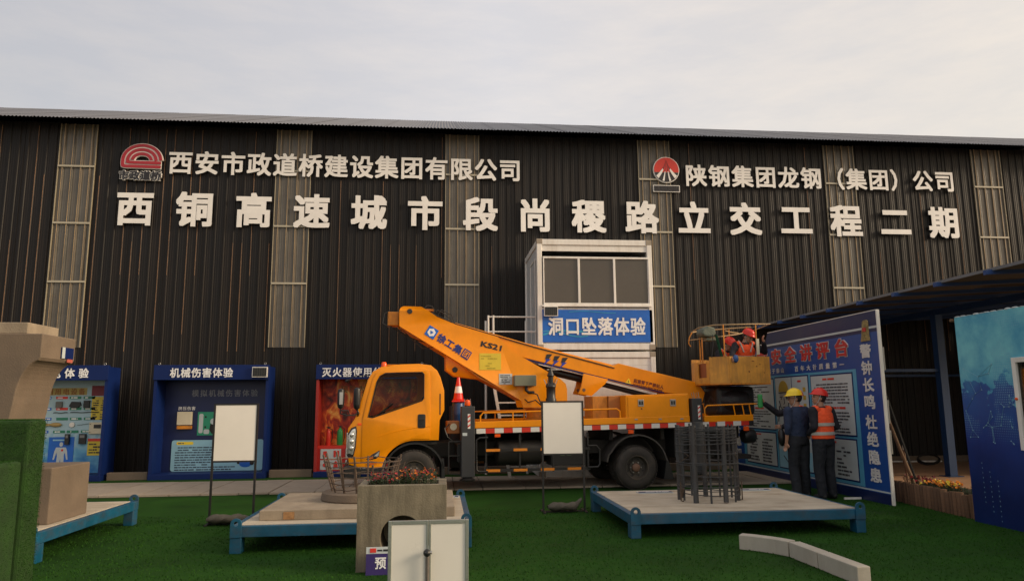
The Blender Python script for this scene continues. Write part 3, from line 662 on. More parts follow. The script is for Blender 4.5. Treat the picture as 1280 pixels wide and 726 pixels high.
plate_xz(MB(loc), [rrect(-5.76, -5.40, .70, .765, .03)], y-.0115, .002).build('yellow_tag', yellow, a)
f = MB(loc); scribble(f, (-5.73, y-.0125, .76), X_, Z_, .30, 1, .055, .04, rg, 1, .001); scribble(f, (-5.78, y-.012, .665), X_, Z_, 1.32, 10, .053, .026, rg, .93, .001); f.build('text_marks', M('ink_blue_black', (.03, .05, .09), .5, bump=0), a)
f = MB(loc); f.ell((-4.27, y-.012, .27), (.13, .006, .07)); f.build('cartoon_worker', ban_blue, a); f = MB(loc); f.ell((-4.13, y-.02, .29), (.045, .006, .045)); f.ell((-4.42, y-.02, .3), (.03, .006, .03)); f.build('cartoon_head', hair, a)
# booth 3
loc = (-1.50, 16.3, 0)
t3, bk, yb = booth(loc, -2.70, -0.30, 'booth with a flame poster and fire extinguishers behind the truck cab', '灭火器使用体验', -2.58, .222, True)
fm = bpy.data.materials.new('flame_print'); fm.use_nodes = True; n = fm.node_tree.nodes; l = fm.node_tree.links.new; p = n['Principled BSDF']; p.inputs['Roughness'].default_value = .45
tcn = n.new('ShaderNodeTexCoord'); mpn = n.new('ShaderNodeMapping'); mpn.inputs[3].default_value = (1.3, 1, 1.0); l(tcn.outputs['Object'], mpn.inputs[0])
nn_ = n.new('ShaderNodeTexNoise'); nn_.inputs['Scale'].default_value = 2.4; nn_.inputs['Detail'].default_value = 8; nn_.inputs['Distortion'].default_value = 1.6; nn_.inputs['Roughness'].default_value = .6; l(mpn.outputs[0], nn_.inputs['Vector'])
rp = n.new('ShaderNodeValToRGB'); l(nn_.outputs[0], rp.inputs[0])
cs = [(.34, (.06, .006, .003)), (.43, (.34, .02, .006)), (.51, (.58, .06, .010)), (.58, (.78, .22, .03)), (.66, (.88, .45, .09)), (.76, (.9, .66, .25))]
rp.color_ramp.elements[0].position = cs[0][0]; rp.color_ramp.elements[0].color = (*cs[0][1], 1); rp.color_ramp.elements[1].position = cs[-1][0]; rp.color_ramp.elements[1].color = (*cs[-1][1], 1)
for q, c_ in cs[1:-1]: e = rp.color_ramp.elements.new(q); e.color = (*c_, 1)
l(rp.outputs[0], p.inputs['Base Color'])
pr = MB(loc).box(-2.64, -.36, yb-.006, yb, .66, 2.33).build('flame_poster', fm, t3)
y = yb-.009
f = MB(loc); put_text(f, '预防为主 防消结合', (-2.25, y, 1.80), X_, Z_, .17, .18, .003, .012, .2); f.build('poster_characters', M('dull_gold', (.25, .10, .02), .5, bump=0), pr)
MB(loc).box(-2.64, -.36, 16.42, yb, .60, .66).build('shelf', red2, t3)
a = MB(loc).box(-2.64, -.36, 16.42, 16.46, .12, .60).build('front_panel', M('panel_red', (.42, .02, .015), .4), t3)
for i in range(4):
    x0 = -2.58+.54*i
    for z0 in (.15, .385):
        b_ = MB(loc).box(x0, x0+.44, 16.414, 16.419, z0, z0+.205).build('poster', print_w, a)
        f = MB(loc)
        if (i+(z0 > .3)) % 2: plate_xz(f, [rrect(x0+.06, x0+.14, z0+.03, z0+.16, .02)], 16.411, .003); plate_xz(f, [rrect(x0+.28, x0+.33, z0+.03, z0+.17, .01)], 16.411, .003); plate_xz(f, [rrect(x0+.35, x0+.40, z0+.03, z0+.17, .01)], 16.411, .003)
        else: plate_xz(f, [circ(x0+.1, z0+.1, .045, 12)], 16.411, .003); plate_xz(f, [[(x0+.28, z0+.03), (x0+.38, z0+.03), (x0+.37, z0+.15), (x0+.33, z0+.19), (x0+.29, z0+.15)]], 16.411, .003)
        f.build('red_drawing', red2, b_)
def extinguisher(x, yy, z, m, label, h=.36, r=.058):
    L0 = (x, yy, z); t = thing('fire_extinguisher', L0, label, 'fire extinguisher')
    f = MB(L0); f.lathe([(r*.9, 0), (r, .02), (r, h-.08), (r*.8, h-.03), (r*.35, h), (r*.3, h+.02)], L0, 18); f.build('cylinder', m, t, smooth=True)
    f = MB(L0); f.lathe([(.018, h+.02), (.018, h+.05)], L0, 8); f.box(x-.05, x+.05, yy-.01, yy+.01, z+h+.05, z+h+.065); f.build('handle', blackp, t)
    f = MB(L0); f.tube([(x+.02, yy, z+h+.03), (x+r+.03, yy, z+h), (x+r+.035, yy, z+h*.5), (x+r+.01, yy, z+h*.2)], .009, 6); f.build('hose', blackp, t)
    return t
extinguisher(-2.45, 16.62, .66, red2, 'red fire extinguisher with a black hose on the shelf below the flame poster', .34, .05)
extinguisher(-2.20, 16.62, .66, green_m, 'green fire extinguisher on the booth shelf right of the red one', .36, .066)

# ------------------------------------------------------------------ aerial platform truck (local: x front to rear, y near side to far side)
TR = Vector((-1.451, 12.534, 0)); TA = radians(5)
truck = thing('aerial_platform_truck', TR, 'orange boom lift truck parked on the path before the black wall', 'truck', rz=TA)
def TP(u, y, z): return (TR.x+u*cos(TA)-y*sin(TA), TR.y+u*sin(TA)+y*cos(TA), z)
T = lambda: MB()
rk = lambda u: 0.0150*(u-2.16)                   # the deck rises slightly towards the rear
CWD = 2.0
body_ol = [(.13, .50), (-.05, .56), (-.08, .8), (-.08, 1.15), (.04, 1.33), (.14, 1.66), (.235, 1.97), (.31, 2.10), (.45, 2.18), (.78, 2.225), (1.1, 2.235), (1.3, 2.21), (1.41, 2.12), (1.47, 2.0), (1.535, 1.78), (1.54, 1.44), (1.46, 1.27), (1.445, .93)]
arch = arc(1.03, .38, .55, 88, 166, 9)+[(.50, .50)]
win = [(.25, 1.335), (.29, 1.5), (.385, 1.93), (.44, 2.03), (.53, 2.075), (1.15, 2.09), (1.185, 2.055), (1.185, 1.64), (1.15, 1.60), (.33, 1.325)]
cab = None
for yc, nm in ((.035, 'side_panel'), (CWD-.035, 'side_panel')):
    f = T(); plate_xz(f, [body_ol+arch, win], yc, .07, .022); o = f.build(nm, orange, truck, smooth=True)
    cab = cab or o
door_ol = [(.155, .60), (.155, 1.30), (.235, 1.66), (.315, 1.98), (.37, 2.07), (.47, 2.135), (1.19, 2.16), (1.265, 2.12), (1.29, 2.02), (1.30, 1.1), (1.30, .955), (1.02, .955)]+arc(1.03, .38, .575, 96, 160, 7)
win_i = [(p[0]*.985+.011, p[1]*.985+.026) for p in win]
for yc, s_ in ((-.004, -1), (CWD+.004, 1)):
    d = T(); plate_xz(d, [door_ol, win], yc, .014, .005); dd = d.build('door', orange, truck, smooth=True)
    f = T(); plate_xz(f, [win_i], .03 if s_ < 0 else CWD-.03, .004); f.build('window_glass', glassm, dd)
    f = T(); plate_xz(f, [rrect(1.085, 1.215, 1.14, 1.375, .025)], yc+s_*.010, .008, .003); h = f.build('handle_recess', blackp, dd, smooth=True)
    f = T(); f.box(1.105, 1.195, yc+s_*.022-.006, yc+s_*.022+.006, 1.27, 1.31); f.build('handle', black, h, bev=.004)
    # rubber seal round the window
    f = T(); f.tube([(p[0], yc+s_*.010, p[1]) for p in win], .007, 5, closed=True); f.build('window_seal', blackp, dd)
    # pressed body line sweeping back over the wheel
    f = T(); pts = [(.40+.09*i, yc+s_*.006, 1.0+.13*(1-(1-i/10)**2)+.012*i*.3) for i in range(11)]; f.tube(pts, .006, 5); f.build('press_line', orange, dd)
f = T(); f.box(1.455, 1.475, -.002, .004, 1.36, 1.72); f.build('vent_slot', blackp, cab)
f = T(); strip(f, [(.235, 1.97), (.31, 2.10), (.45, 2.18), (.78, 2.225), (1.1, 2.235), (1.3, 2.21), (1.41, 2.12), (1.47, 2.0), (1.535, 1.78), (1.54, 1.44), (1.46, 1.27), (1.445, .93)], .05, .066, CWD-.066); f.build('cab_shell', orange, truck, smooth=True)
f = T(); f.box(.55, 1.0, .45, 1.5, 2.232, 2.245); f.build('roof_hatch', orange, truck, bev=.012)
f = T(); strip(f, [(-.05, .56), (-.08, .8), (-.08, 1.15), (.04, 1.33)], .05, .066, CWD-.066); fp = f.build('front_panel', orange, truck, smooth=True)
f = T(); f.box(-.095, -.078, .45, 1.55, .78, 1.02); g_ = f.build('grille', blackp, fp)
for i in range(4): T().box(-.102, -.094, .47, 1.53, .81+.055*i, .825+.055*i).build('grille_bar', steel, g_)
f = T(); f.obox((.135, CWD/2, 1.655), Vector((.085, 0, .32)), (0, CWD/2-.08, 0), Vector((-.004, 0, .001))); f.build('windscreen', glassm, truck)
for yy in (.6, 1.25): T().tube([(.03, yy, 1.36), (.10, yy+.2, 1.56), (.155, yy+.38, 1.75)], .008, 5).build('wiper', blackp, truck)
f = T(); f.prism([(-.13, .32), (.14, .32), (.16, .5), (-.05, .55), (-.14, .52)], .0, CWD); bmp = f.build('bumper', blackp, truck, bev=.02)
f = T(); f.box(.14, .5, .0, .04, .40, .485); f.build('step', blackp, truck, bev=.008)
f = T(); f.box(.1, 1.42, .10, CWD-.10, .86, .96); f.build('cab_floor', chas, truck)
f = T(); f.prism([(.07, .96), (.07, 1.31), (.30, 1.34), (.42, 1.2), (.42, .96)], .08, CWD-.08); f.build('dashboard', blackp, truck, bev=.02)
f = T(); f.ring((0, 0, 0), .20, .016, 22, 'z', 7); f.tube([(-.19, 0, 0), (.19, 0, 0)], .012, 6); f.tube([(0, 0, 0), (0, 0, -.25)], .02, 6)
o = f.build('steering_wheel', blackp, truck, smooth=True); o.location = (.50, .52, 1.42); o.rotation_euler = (0, radians(-38), 0)
for yy in (.28, 1.25):
    f = T(); f.box(.80, 1.25, yy, yy+.5, 1.0, 1.13); sq = f.build('seat', M('seat_cloth', (.03, .028, .028), .9), truck, bev=.04)
    f = T(); f.prism([(1.16, 1.13), (1.28, 1.13), (1.37, 1.68), (1.27, 1.70)], yy+.02, yy+.48); f.build('seat_back', M('seat_cloth', (.03, .028, .028)), sq, bev=.04)
    f = T(); f.box(1.28, 1.36, yy+.14, yy+.36, 1.71, 1.88); f.build('headrest', M('seat_cloth', (.03, .028, .028)), sq, bev=.03)
for yc, s_ in ((-.002, -1), (CWD+.002, 1)):
    f = T(); plate_xz(f, [[(-.085, .70), (-.088, 1.05), (-.02, 1.16), (.055, 1.19), (.072, 1.1), (.058, .85), (.02, .68), (-.05, .665)]], yc, .016, .005); hl = f.build('headlight', blackp, truck, smooth=True)
    f = T(); plate_xz(f, [[(-.07, .74), (-.07, 1.04), (-.01, 1.13), (.042, 1.15), (.052, 1.08), (.040, .86), (.012, .72)]], yc+s_*.009, .008, .003); f.build('lens', lens, hl, smooth=True)
    for z in (.82, .93, 1.04): f = T(); f.ell((-.015, yc+s_*.012, z), (.032, .007, .042)); f.build('lamp_bowl', M('bright_reflector', (.75, .76, .74), .12, metal=.9, bump=0), hl, smooth=True)
    f = T(); f.box(-.10, -.075, yc-.01 if s_ < 0 else yc-.34, yc+.34 if s_ < 0 else yc+.01, .72, 1.08); f.build('headlight_front', lens, hl, bev=.01)
    f = T(); plate_xz(f, [[(.225, .635), (.33, .72), (.455, .785), (.445, .69), (.40, .645), (.30, .625)]], yc+s_*.004, .014, .004); fg = f.build('fog_lamp', blackp, truck, smooth=True)
    f = T(); plate_xz(f, [[(.36, .69), (.445, .765), (.437, .70), (.40, .665)]], yc+s_*.012, .006, .002); f.build('lamp_lens', lens, fg)
    f = T(); plate_xz(f, [[(.26, .65), (.34, .70), (.35, .655), (.30, .637)]], yc+s_*.012, .006, .002); f.build('lamp_lens', M('amber_dull', (.45, .12, .02), .3), fg)
f = T(); put_latin(f, 'JBKT', (.24, -.013, .535), X_, Z_, .18, .045, .001, .02); f.build('door_lettering', M('lettering_red', (.55, .08, .01), .5, bump=0), truck)
f = T(); f.box(.08, .14, -.009, -.003, 1.20, 1.235); f.build('side_marker', lamp_or, truck)
# mirrors near side
for (u, z0, z1, w, yy) in ((-.20, 1.49, 1.81, .055, -.20), (.06, 1.47, 1.83, .055, -.10)):
    f = T(); f.lathe([(.02, z0-.01), (.05, z0+.02), (.058, z0+.08), (.058, z1-.08), (.05, z1-.02), (.02, z1)], (u, yy, 0), 14); mm = f.build('mirror', blackp, truck, smooth=True)
    if u < 0: T().box(u-.02, u+.034, yy-.062, yy-.056, z0+.06, z1-.06).build('mirror_face', M('mirror_silver', (.5, .5, .48), .12, metal=.9, bump=0), mm)
f = T(); f.tube([(-.20, -.20, 1.50), (-.20, -.20, 1.40), (-.10, -.2, 1.37), (.02, -.12, 1.37), (.10, -.01, 1.40)], .013, 6); f.tube([(-.19, -.2, 1.45), (-.08, -.18, 1.45), (-.05, -.15, 1.37)], .011, 6); f.tube([(.06, -.1, 1.48), (.09, -.08, 1.40), (.08, -.0, 1.36)], .016, 6); f.build('mirror_bracket', blackp, truck, smooth=True)
f = T(); f.ell((-.17, 1.55, 1.99), (.045, .1, .035)); mm = f.build('blind_spot_mirror', blackp, truck, smooth=True)
T().tube([(-.14, 1.55, 2.0), (-.02, 1.6, 2.09), (.25, 1.65, 2.10)], .01, 6).build('mirror_arm', blackp, mm)
for yy in (.30, CWD-.3):
    f = T(); f.lathe([(.05, 2.20), (.048, 2.235), (.042, 2.27), (.03, 2.28)], (.50, yy, 0), 14); f.build('beacon', lamp_or, truck, smooth=True)
# wheels
def wheel(u, yy, w=.22, deep=False, out=-1):
    c = Vector((u, yy+w/2, .385)); s_ = out
    f = MB(c); f.lathe([(.215, -w/2+.012), (.25, -w/2), (.33, -w/2+.008), (.372, -w/2+.032), (.385, -w/2+.06), (.387, 0), (.385, w/2-.06), (.372, w/2-.032), (.33, w/2-.008), (.25, w/2), (.215, w/2-.012)], c, 40, 'y', cap=False)
    o = f.build('wheel', rubber, truck, smooth=True, loc=c); o.location = c
    for k_ in range(24):      # tread blocks
        a = 2*pi*k_/24; d = Vector((cos(a), 0, sin(a))); tt = Vector((-sin(a), 0, cos(a)))
    f = MB(c); tb = 40
    for k_ in range(tb):
        a = 2*pi*k_/tb; d = Vector((cos(a), 0, sin(a))); tt = Vector((-sin(a), 0, cos(a)))
        for dy in (-.065, 0, .065): f.obox(c+d*.386+Vector((0, dy*w/.22, 0)), tt*.022, (0, .024, 0), d*.006)
    q = f.build('tread', rubber, o); q['kind'] = 'stuff'
    f = MB(c); y_o = s_*(w/2); q_ = -1 if s_ < 0 else 1
    dish = .11 if deep else .045
    pr_ = [(.222, -s_*(w/2-.02)), (.218, s_*(w/2-.014)), (.218, s_*(w/2-.004)), (.205, s_*(w/2-.004)), (.196, s_*(w/2-.03)), (.185, s_*(w/2-dish)), (.12, s_*(w/2-dish-.005)), (.11, s_*(w/2-dish+.02)), (.0, s_*(w/2-dish+.02))]
    f.lathe(pr_[:-1], c, 32, 'y', cap=False); f.lathe([(.119, s_*(w/2-dish-.006)), (.119, s_*(w/2-dish+.02))], c, 32, 'y'); r_ = f.build('rim', rim_m, o, smooth=True)
    f = MB(c); f.lathe([(.075, s_*(w/2-dish+.01)), (.072, s_*(w/2-dish+.06)), (.05, s_*(w/2-dish+.075))], c, 16, 'y'); f.build('hub', hub_m, o, smooth=True)
    for k_ in range(6):
        a = 2*pi*k_/6; p_ = c+Vector((.098*cos(a), s_*(w/2-dish+.028), .098*sin(a))); MB(c).lathe([(.012, -.012), (.012, .012)], p_, 6, 'y').build('wheel_nut', steel, r_)
    for k_ in range(8):
        a = 2*pi*(k_+.5)/8; p_ = c+Vector((.15*cos(a), s_*(w/2-dish-.001), .15*sin(a))); MB(c).lathe([(.02, -.004), (.02, .004)], p_, 10, 'y').build('vent_hole', black, r_)
    return o
wheel(1.03, .02, .23, False, -1); wheel(1.03, CWD-.25, .23, False, 1)
wheel(5.01, .00, .22, True, -1); wheel(5.01, .24, .22, True, 1); wheel(5.01, CWD-.46, .22, True, -1); wheel(5.01, CWD-.22, .22, True, 1)
for u in (1.03, 5.01): T().tube([(u, .15, .385), (u, CWD-.15, .385)], .06, 10).build('axle', chas, truck)
T().ell((5.01, CWD/2, .385), (.2, .17, .19)).build('differential', chas, truck, smooth=True)
T().tube([(1.6, CWD/2, .62), (4.85, CWD/2, .42)], .04, 8).build('drive_shaft', chas, truck)
for yy in (.58, 1.34): T().box(.2, 7.2, yy, yy+.08, .62, .86).build('chassis_rail', chas, truck)
for u in (2.0, 2.9, 3.9, 4.6, 5.6, 6.5, 7.1): T().box(u, u+.07, .30, 1.70, .865, 1.08).build('cross_bearer', chas, truck)
for ya in (.0, CWD-.5):
    f = T(); strip(f, arc(1.03, .38, .52, 8, 172, 18)[::-1], .03, ya+.02, ya+.42); f.build('front_mudguard', blackp, truck, smooth=True)
    f = T(); pts = [(4.44, .50), (4.47, .62)]+arc(5.03, .40, .575, 150, 24, 14)+[(5.60, .5)]; strip(f, pts, .025, ya+.0, ya+.5); f.build('rear_mudguard', M('dusty_plastic', (.045, .04, .037), .6, dirt=(.10, .085, .07), damt=.6), truck, smooth=True)
    f = T(); f.prism([(5.58, .52), (5.61, .52), (5.72, .17), (5.52, .17)], ya+.02, ya+.46); f.build('mudflap', blackp, truck)
    f = T(); f.prism([(1.50, .62), (1.54, .62), (1.56, .30), (1.50, .28)], ya+.02, ya+.42); f.build('mudflap', blackp, truck)
# equipment under the deck
T().lathe([(.2, 0), (.22, .02), (.22, .78), (.2, .8)], (2.5, .33, .68), 20, 'x').build('fuel_tank', chas, truck, smooth=True)
T().box(3.45, 4.1, .12, .5, .45, .95).build('battery_box', black, truck, bev=.01)
for xx in (3.62, 3.74): T().box(xx, xx+.08, .112, .118, .62, .72).build('inspection_label', M('label_green', (.10, .16, .07), .5, bump=0), truck)
T().box(2.3, 4.2, 1.45, 1.85, .45, 1.0).build('tool_box', black, truck)
T().lathe([(.12, 0), (.14, .02), (.14, .7), (.12, .72)], (5.75, .9, .62), 16, 'x').build('air_tank', chas, truck, smooth=True)
T().box(5.8, 6.05, .15, 1.85, .55, 1.05).build('rear_outrigger_beam', black, truck)
T().box(1.78, 2.1, .15, 1.85, .55, .85).build('front_outrigger_beam', black, truck)
T().box(6.4, 7.2, .5, 1.5, .50, .95).build('counter_frame', chas, truck)
# side guard
for ya in (.02, CWD-.06):
    f = T(); f.tube([(2.30, ya, .96), (2.16, ya, .96), (2.10, ya, .92), (2.10, ya, .42), (2.14, ya, .385), (2.3, ya, .385)], .018, 7); f.build('guard_loop', black, truck, smooth=True)
    f = T(); f.tube([(4.1, ya, .79), (4.26, ya, .79), (4.32, ya, .72), (4.32, ya, .47), (4.28, ya, .415), (4.1, ya, .415)], .018, 7); f.build('guard_loop', black, truck, smooth=True)
    for z0 in (.72, .375):
        a = T().box(2.26, 4.14, ya+.004, ya+.03, z0, z0+.045); a = a.build('guard_bar', black, truck)
        for i in range(4):
            q = T(); u = 2.27+.485*i; q.box(u, u+.245, ya-.001, ya+.003, z0+.001+.0, z0+.046); q.build('amber_band', M('amber_band', (.75, .25, .02), .35, bump=0), a)
    for u in (2.26, 2.86, 3.46, 4.1): T().box(u, u+.03, ya+.031, ya+.06, .36, 1.02).build('guard_upright', black, truck)
f = T(); f.tube([(1.62, .04, .9), (1.62, .04, .36), (1.86, .04, .34)], .014, 6); f.tube([(1.86, .04, .9), (1.62, .04, .9)], .014, 6); f.tube([(1.62, .04, .66), (1.86, .04, .66)], .012, 6); f.build('step_frame', black, truck, smooth=True)
# deck
def rbox(mb, u0, u1, y0, y1, z0, z1):
    a, b = rk(u0), rk(u1); mb.prism([(u0, z0+a), (u1, z0+b), (u1, z1+b), (u0, z1+a)], y0, y1); return mb
rbox(T(), 2.07, 7.33, .06, CWD-.06, 1.09, 1.14).build('deck_plate', orange_d, truck)
for ya, yb_ in ((.0, .055), (CWD-.055, CWD)):
    rbox(T(), 2.07, 6.06, ya, yb_, 1.12, 1.235).build('side_rail', orange, truck, bev=.008)
    rbox(T(), 6.34, 7.33, ya, yb_, 1.11, 1.225).build('side_rail', orange, truck, bev=.008)
    rbox(T(), 2.07, 7.33, ya+.006, yb_-.006, 1.025, 1.119).build('skirt_channel', black, truck)
rbox(T(), 7.28, 7.33, .056, CWD-.056, 1.03, 1.22).build('rear_rail', orange, truck, bev=.008)
wt = T().box(0, .158, -.002, 0, 0, .082).data('reflector_strip', M('tape_white', (.72, .70, .66), .3, bump=0)); rt = T().box(0, .158, -.002, 0, 0, .082).data('reflector_strip', M('tape_red', (.62, .035, .02), .3, bump=0))
u = 2.10; k_ = 0
while u < 7.2:
    for yy in (.004, CWD-.002): inst('reflector_strip', (wt, rt)[k_ % 2], truck, (u, yy, 1.031+rk(u)), (0, -.0150, 0))
    u += .1605; k_ += 1
for u in (2.42, 4.86, 7.12): T().box(u, u+.10, -.008, .02, .965+rk(u)*.6, 1.015+rk(u)).build('side_marker', lamp_or, truck)
for ya in (.03, CWD-.03):
    f = T(); f.tube([(2.17, ya, 1.235), (2.17, ya, 1.33), (2.22, ya, 1.385), (4.66, ya, 1.43), (4.72, ya, 1.39), (4.73, ya, 1.27)], .015, 7)
    for u in (2.75, 3.35, 3.95): f.tube([(u, ya, 1.24), (u, ya, 1.395)], .012, 6)
    f.build('deck_handrail', orange, truck, smooth=True)
    f = T(); f.tube([(6.37, ya, 1.28), (6.37, ya, 1.42), (6.43, ya, 1.475), (7.42, ya, 1.50)], .014, 7)
    for u in (6.98, 7.16, 7.3): f.tube([(u, ya, 1.29), (u-.03, ya, 1.49)], .012, 6)
    f.build('rear_handrail', orange, truck, smooth=True)
# boxes on the deck
T().box(4.31, 4.60, .35, .9, 1.17, 1.66).build('valve_cabinet', orange_d, truck, bev=.01)
T().box(4.602, 4.83, .30, .95, 1.17, 1.665).build('valve_cabinet', M('rust_brown_panel', (.42, .15, .03), .5), truck, bev=.01)
tb_ = T().prism([(4.83, 1.19), (6.06, 1.21), (6.06, 1.70), (4.83, 1.675)], .015, .62).build('tool_chest', orange, truck, bev=.012)
f = T().prism([(4.875, 1.215), (6.02, 1.235), (6.02, 1.665), (4.875, 1.64)], .004, .014).build('lid_panel', orange, tb_, bev=.004)
for u in (5.12, 5.74):
    q = T().box(u-.055, u+.055, -.004, .0035, 1.47, 1.595).build('latch', steel, tb_, bev=.004)
    T().box(u-.04, u-.006, -.008, -.0045, 1.50, 1.565).build('latch_paddle', black, q); T().box(u+.006, u+.04, -.008, -.0045, 1.50, 1.565).build('latch_paddle', black, q)
for u in (5.02, 5.48, 5.90): T().box(u-.03, u+.03, -.003, .0035, 1.225, 1.25).build('hinge', steel, tb_, bev=.003)
T().lathe([(.012, -.004), (.012, .003)], (5.13, 0, 1.43), 8, 'y').build('lock', black, tb_)
# outriggers
for (u0, u1, zt, zb) in ((1.83, 2.065, 1.50, .30), (6.09, 6.29, 1.61, .30)):
    for ya in (-.05, CWD-.13):
        o = T().box(u0, u1, ya, ya+.18, zb, zt).build('outrigger', M('outrigger_grey', (.035, .036, .040), .45), truck, bev=.012)
        T().lathe([(.13, .24), (.14, .26), (.06, .299)], ((u0+u1)/2, ya+.09, 0), 14).build('outrigger_foot', black, o)
        yf = ya-.001 if ya < 1 else ya+.181
        q = T().box(u0+.11, u0+.155, min(yf, yf-.003), max(yf, yf-.003), zt-.38, zt-.13).build('stripe_plate', M('tape_white', (.72, .70, .66)), o)
        f = T()
        for j in range(3): z = zt-.36+.08*j; f.prism([(u0+.112, z), (u0+.153, z+.03), (u0+.153, z+.06), (u0+.112, z+.03)], yf-.0065, yf-.0032)
        f.build('red_diagonal', M('tape_red', (.62, .035, .02)), q)
        T().box(u0+.02, u0+.10, min(yf, yf-.003), max(yf, yf-.003), zt-.50, zt-.45).build('small_plate', print_w, o)
        if u0 < 3:
            f = T(); f.lathe([(.045, 0), (.05, .04), (.04, .09), (.02, .10)], ((u0+u1)/2, ya+.09, zt+.012), 12); f.build('outrigger_lamp', lamp_or, o, smooth=True)
            for dx, dy in ((-.06, 0), (.06, 0), (0, .06)): T().tube([((u0+u1)/2+dx, ya+.09+dy, zt), ((u0+u1)/2+dx*.8, ya+.09+dy*.8, zt+.13)], .005, 5).build('lamp_guard', steel, o)
        else:
            for dx in (-.05, .04): f = T(); f.tube([((u0+u1)/2+dx, ya+.06, zt), ((u0+u1)/2+dx-.03, ya+.06, zt+.09), ((u0+u1)/2+dx+.02, ya+.06, zt+.11), ((u0+u1)/2+dx+.03, ya+.06, zt)], .006, 5); f.build('hose_loop', steel, o)
q = T().box(1.60, 1.82, .12, .4, 1.03, 1.25).build('pump_box', M('rust_orange', (.35, .12, .03), .6), truck, bev=.015)
T().lathe([(.06, -.012), (.055, .0)], (1.71, .12, 1.15), 16, 'y').build('gauge', cream, q)
T().tube([(1.64, .1, 1.2), (1.55, .07, 1.12), (1.60, .05, .98), (1.72, .05, .88)], .012, 6).build('hose', blackp, q, smooth=True)
# turntable and boom
T().lathe([(.36, 1.15), (.36, 1.25), (.30, 1.27), (.30, 1.42), (.36, 1.44), (.36, 1.47)], (3.5, 1.0, 0), 28).build('turntable', orange_d, truck, smooth=True)
cheek_ol = [(.77, 2.96), (.765, 3.24)]+arc(.86, 3.235, .095, 180, 90, 5)+[(1.17, 3.325), (1.30, 3.25), (1.46, 3.14), (1.81, 3.0), (2.6, 2.78), (2.9, 2.50), (3.80, 1.99), (3.90, 1.90), (3.925, 1.80), (3.925, 1.47), (3.07, 1.465), (3.04, 1.59)]
for yc in (.72, 1.28):
    f = T(); plate_xz(f, [cheek_ol], yc, .035, .006); f.build('turret_cheek', orange, truck, smooth=True)
f = T(); strip(f, [(3.04, 1.60), (2.27, 2.0), (1.65, 2.44), (.79, 2.95)], .025, .74, 1.26); f.build('underside_plate', orange_d, truck)
f = T(); strip(f, [(.80, 3.30), (1.17, 3.32), (1.46, 3.135), (1.9, 2.975)], .02, .74, 1.26); f.build('top_plate', orange_d, truck)
for yc in (.86, 1.14):
    f = T(); plate_xz(f, [[(1.64, 2.5), (1.645, 2.17), (1.80, 2.05), (2.45, 1.97), (2.6, 2.2)]], yc, .03, .004); q = f.build('cylinder_bracket', orange, truck, smooth=True)
for (u, z, r, yc) in ((.955, 3.235, .048, .70), (1.81, 2.17, .052, .842)):
    T().lathe([(r, -.006), (r*.9, -.012), (r*.5, -.012)], (u, yc, z), 16, 'y').build('pivot_pin', black, truck)
T().tube([(1.81, .84, 2.17), (1.81, 1.16, 2.17)], .05, 12).build('pivot_shaft', black, truck)
for (u, z) in ((4.27, 1.785),): pass
bo = [(1.5, 3.02), (1.81, 3.045), (3.37, 2.615), (4.89, 2.245), (4.99, 2.295), (5.8, 2.105), (6.62, 1.92), (6.76, 1.72), (6.70, 1.54), (6.42, 1.50), (6.28, 1.68), (5.88, 1.73), (4.24, 2.12), (3.19, 2.375), (2.3, 2.6), (1.6, 2.85)]
f = T(); f.prism(bo, .79, 1.21); bm_ = f.build('boom', orange, truck, bev=.012)
f = T(); f.tube([(1.35, .775, 3.22), (1.81, .775, 3.025), (2.6, .775, 2.80), (3.37, .782, 2.585), (4.2, .782, 2.38), (4.9, .782, 2.2)], .010, 6); f.build('hose_line', black, bm_, smooth=True)
f = T(); f.prism([(2.95, 2.425), (4.24, 2.125), (5.9, 1.735), (5.9, 1.712), (4.24, 2.10), (2.95, 2.40)], .785, .7895); f.build('lower_edge_line', navy, bm_)
f = T(); f.prism([(3.0, 2.70), (4.86, 2.255), (4.86, 2.272), (3.0, 2.717)], .83, 1.17); f.build('inner_section_edge', orange, bm_)
T().tube([(3.1, 1.0, 2.28), (4.4, 1.0, 1.98)], .075, 14).build('lift_cylinder', blackp, truck, smooth=True)
T().tube([(4.35, 1.0, 1.99), (5.75, 1.0, 1.64)], .05, 12).build('lift_rod', black, truck, smooth=True)
for yc in (.80, 1.20):
    f = T(); plate_xz(f, [[(4.27, 2.10), (4.76, 1.985), (4.70, 1.90), (4.42, 1.67), (4.16, 1.715), (4.22, 1.85)]], yc-.03, .03, .004); q = f.build('link_plate', orange, truck, smooth=True)
    T().lathe([(.032, -.03), (.032, -.014)], (4.27, yc-.02, 1.785), 12, 'y').build('bolt', hub_m, q)
T().box(.56, .765, .84, 1.16, 2.985, 3.24).build('boom_head_block', orange_d, truck, bev=.012)
f = T(); f.tube([(.60, .80, 3.26), (.50, .80, 3.2), (.47, .80, 3.02), (.56, .80, 2.97), (.80, .80, 2.90)], .008, 5); f.tube([(.55, .78, 2.97), (.85, .77, 2.88), (1.05, .77, 2.68), (1.2, .77, 2.56), (1.4, .77, 2.58), (1.52, .77, 2.66)], .009, 5); f.tube([(.6, .9, 2.98), (.9, .9, 2.8), (1.1, .9, 2.72), (1.35, .9, 2.66)], .012, 5); f.build('head_hose', black, truck, smooth=True)
f = T(); f.tube([(1.22, .8, 3.30), (1.28, .8, 3.36), (1.37, .8, 3.35), (1.42, .8, 3.27), (1.36, .8, 3.2)], .012, 6); f.tube([(1.45, .8, 3.24), (1.47, .8, 3.28), (1.56, .8, 3.24), (1.75, .8, 3.09)], .009, 6); f.tube([(1.5, .9, 3.2), (1.55, .9, 3.3), (1.75, .9, 3.2), (1.8, .9, 3.06)], .008, 6); f.build('top_hose', black, truck, smooth=True)
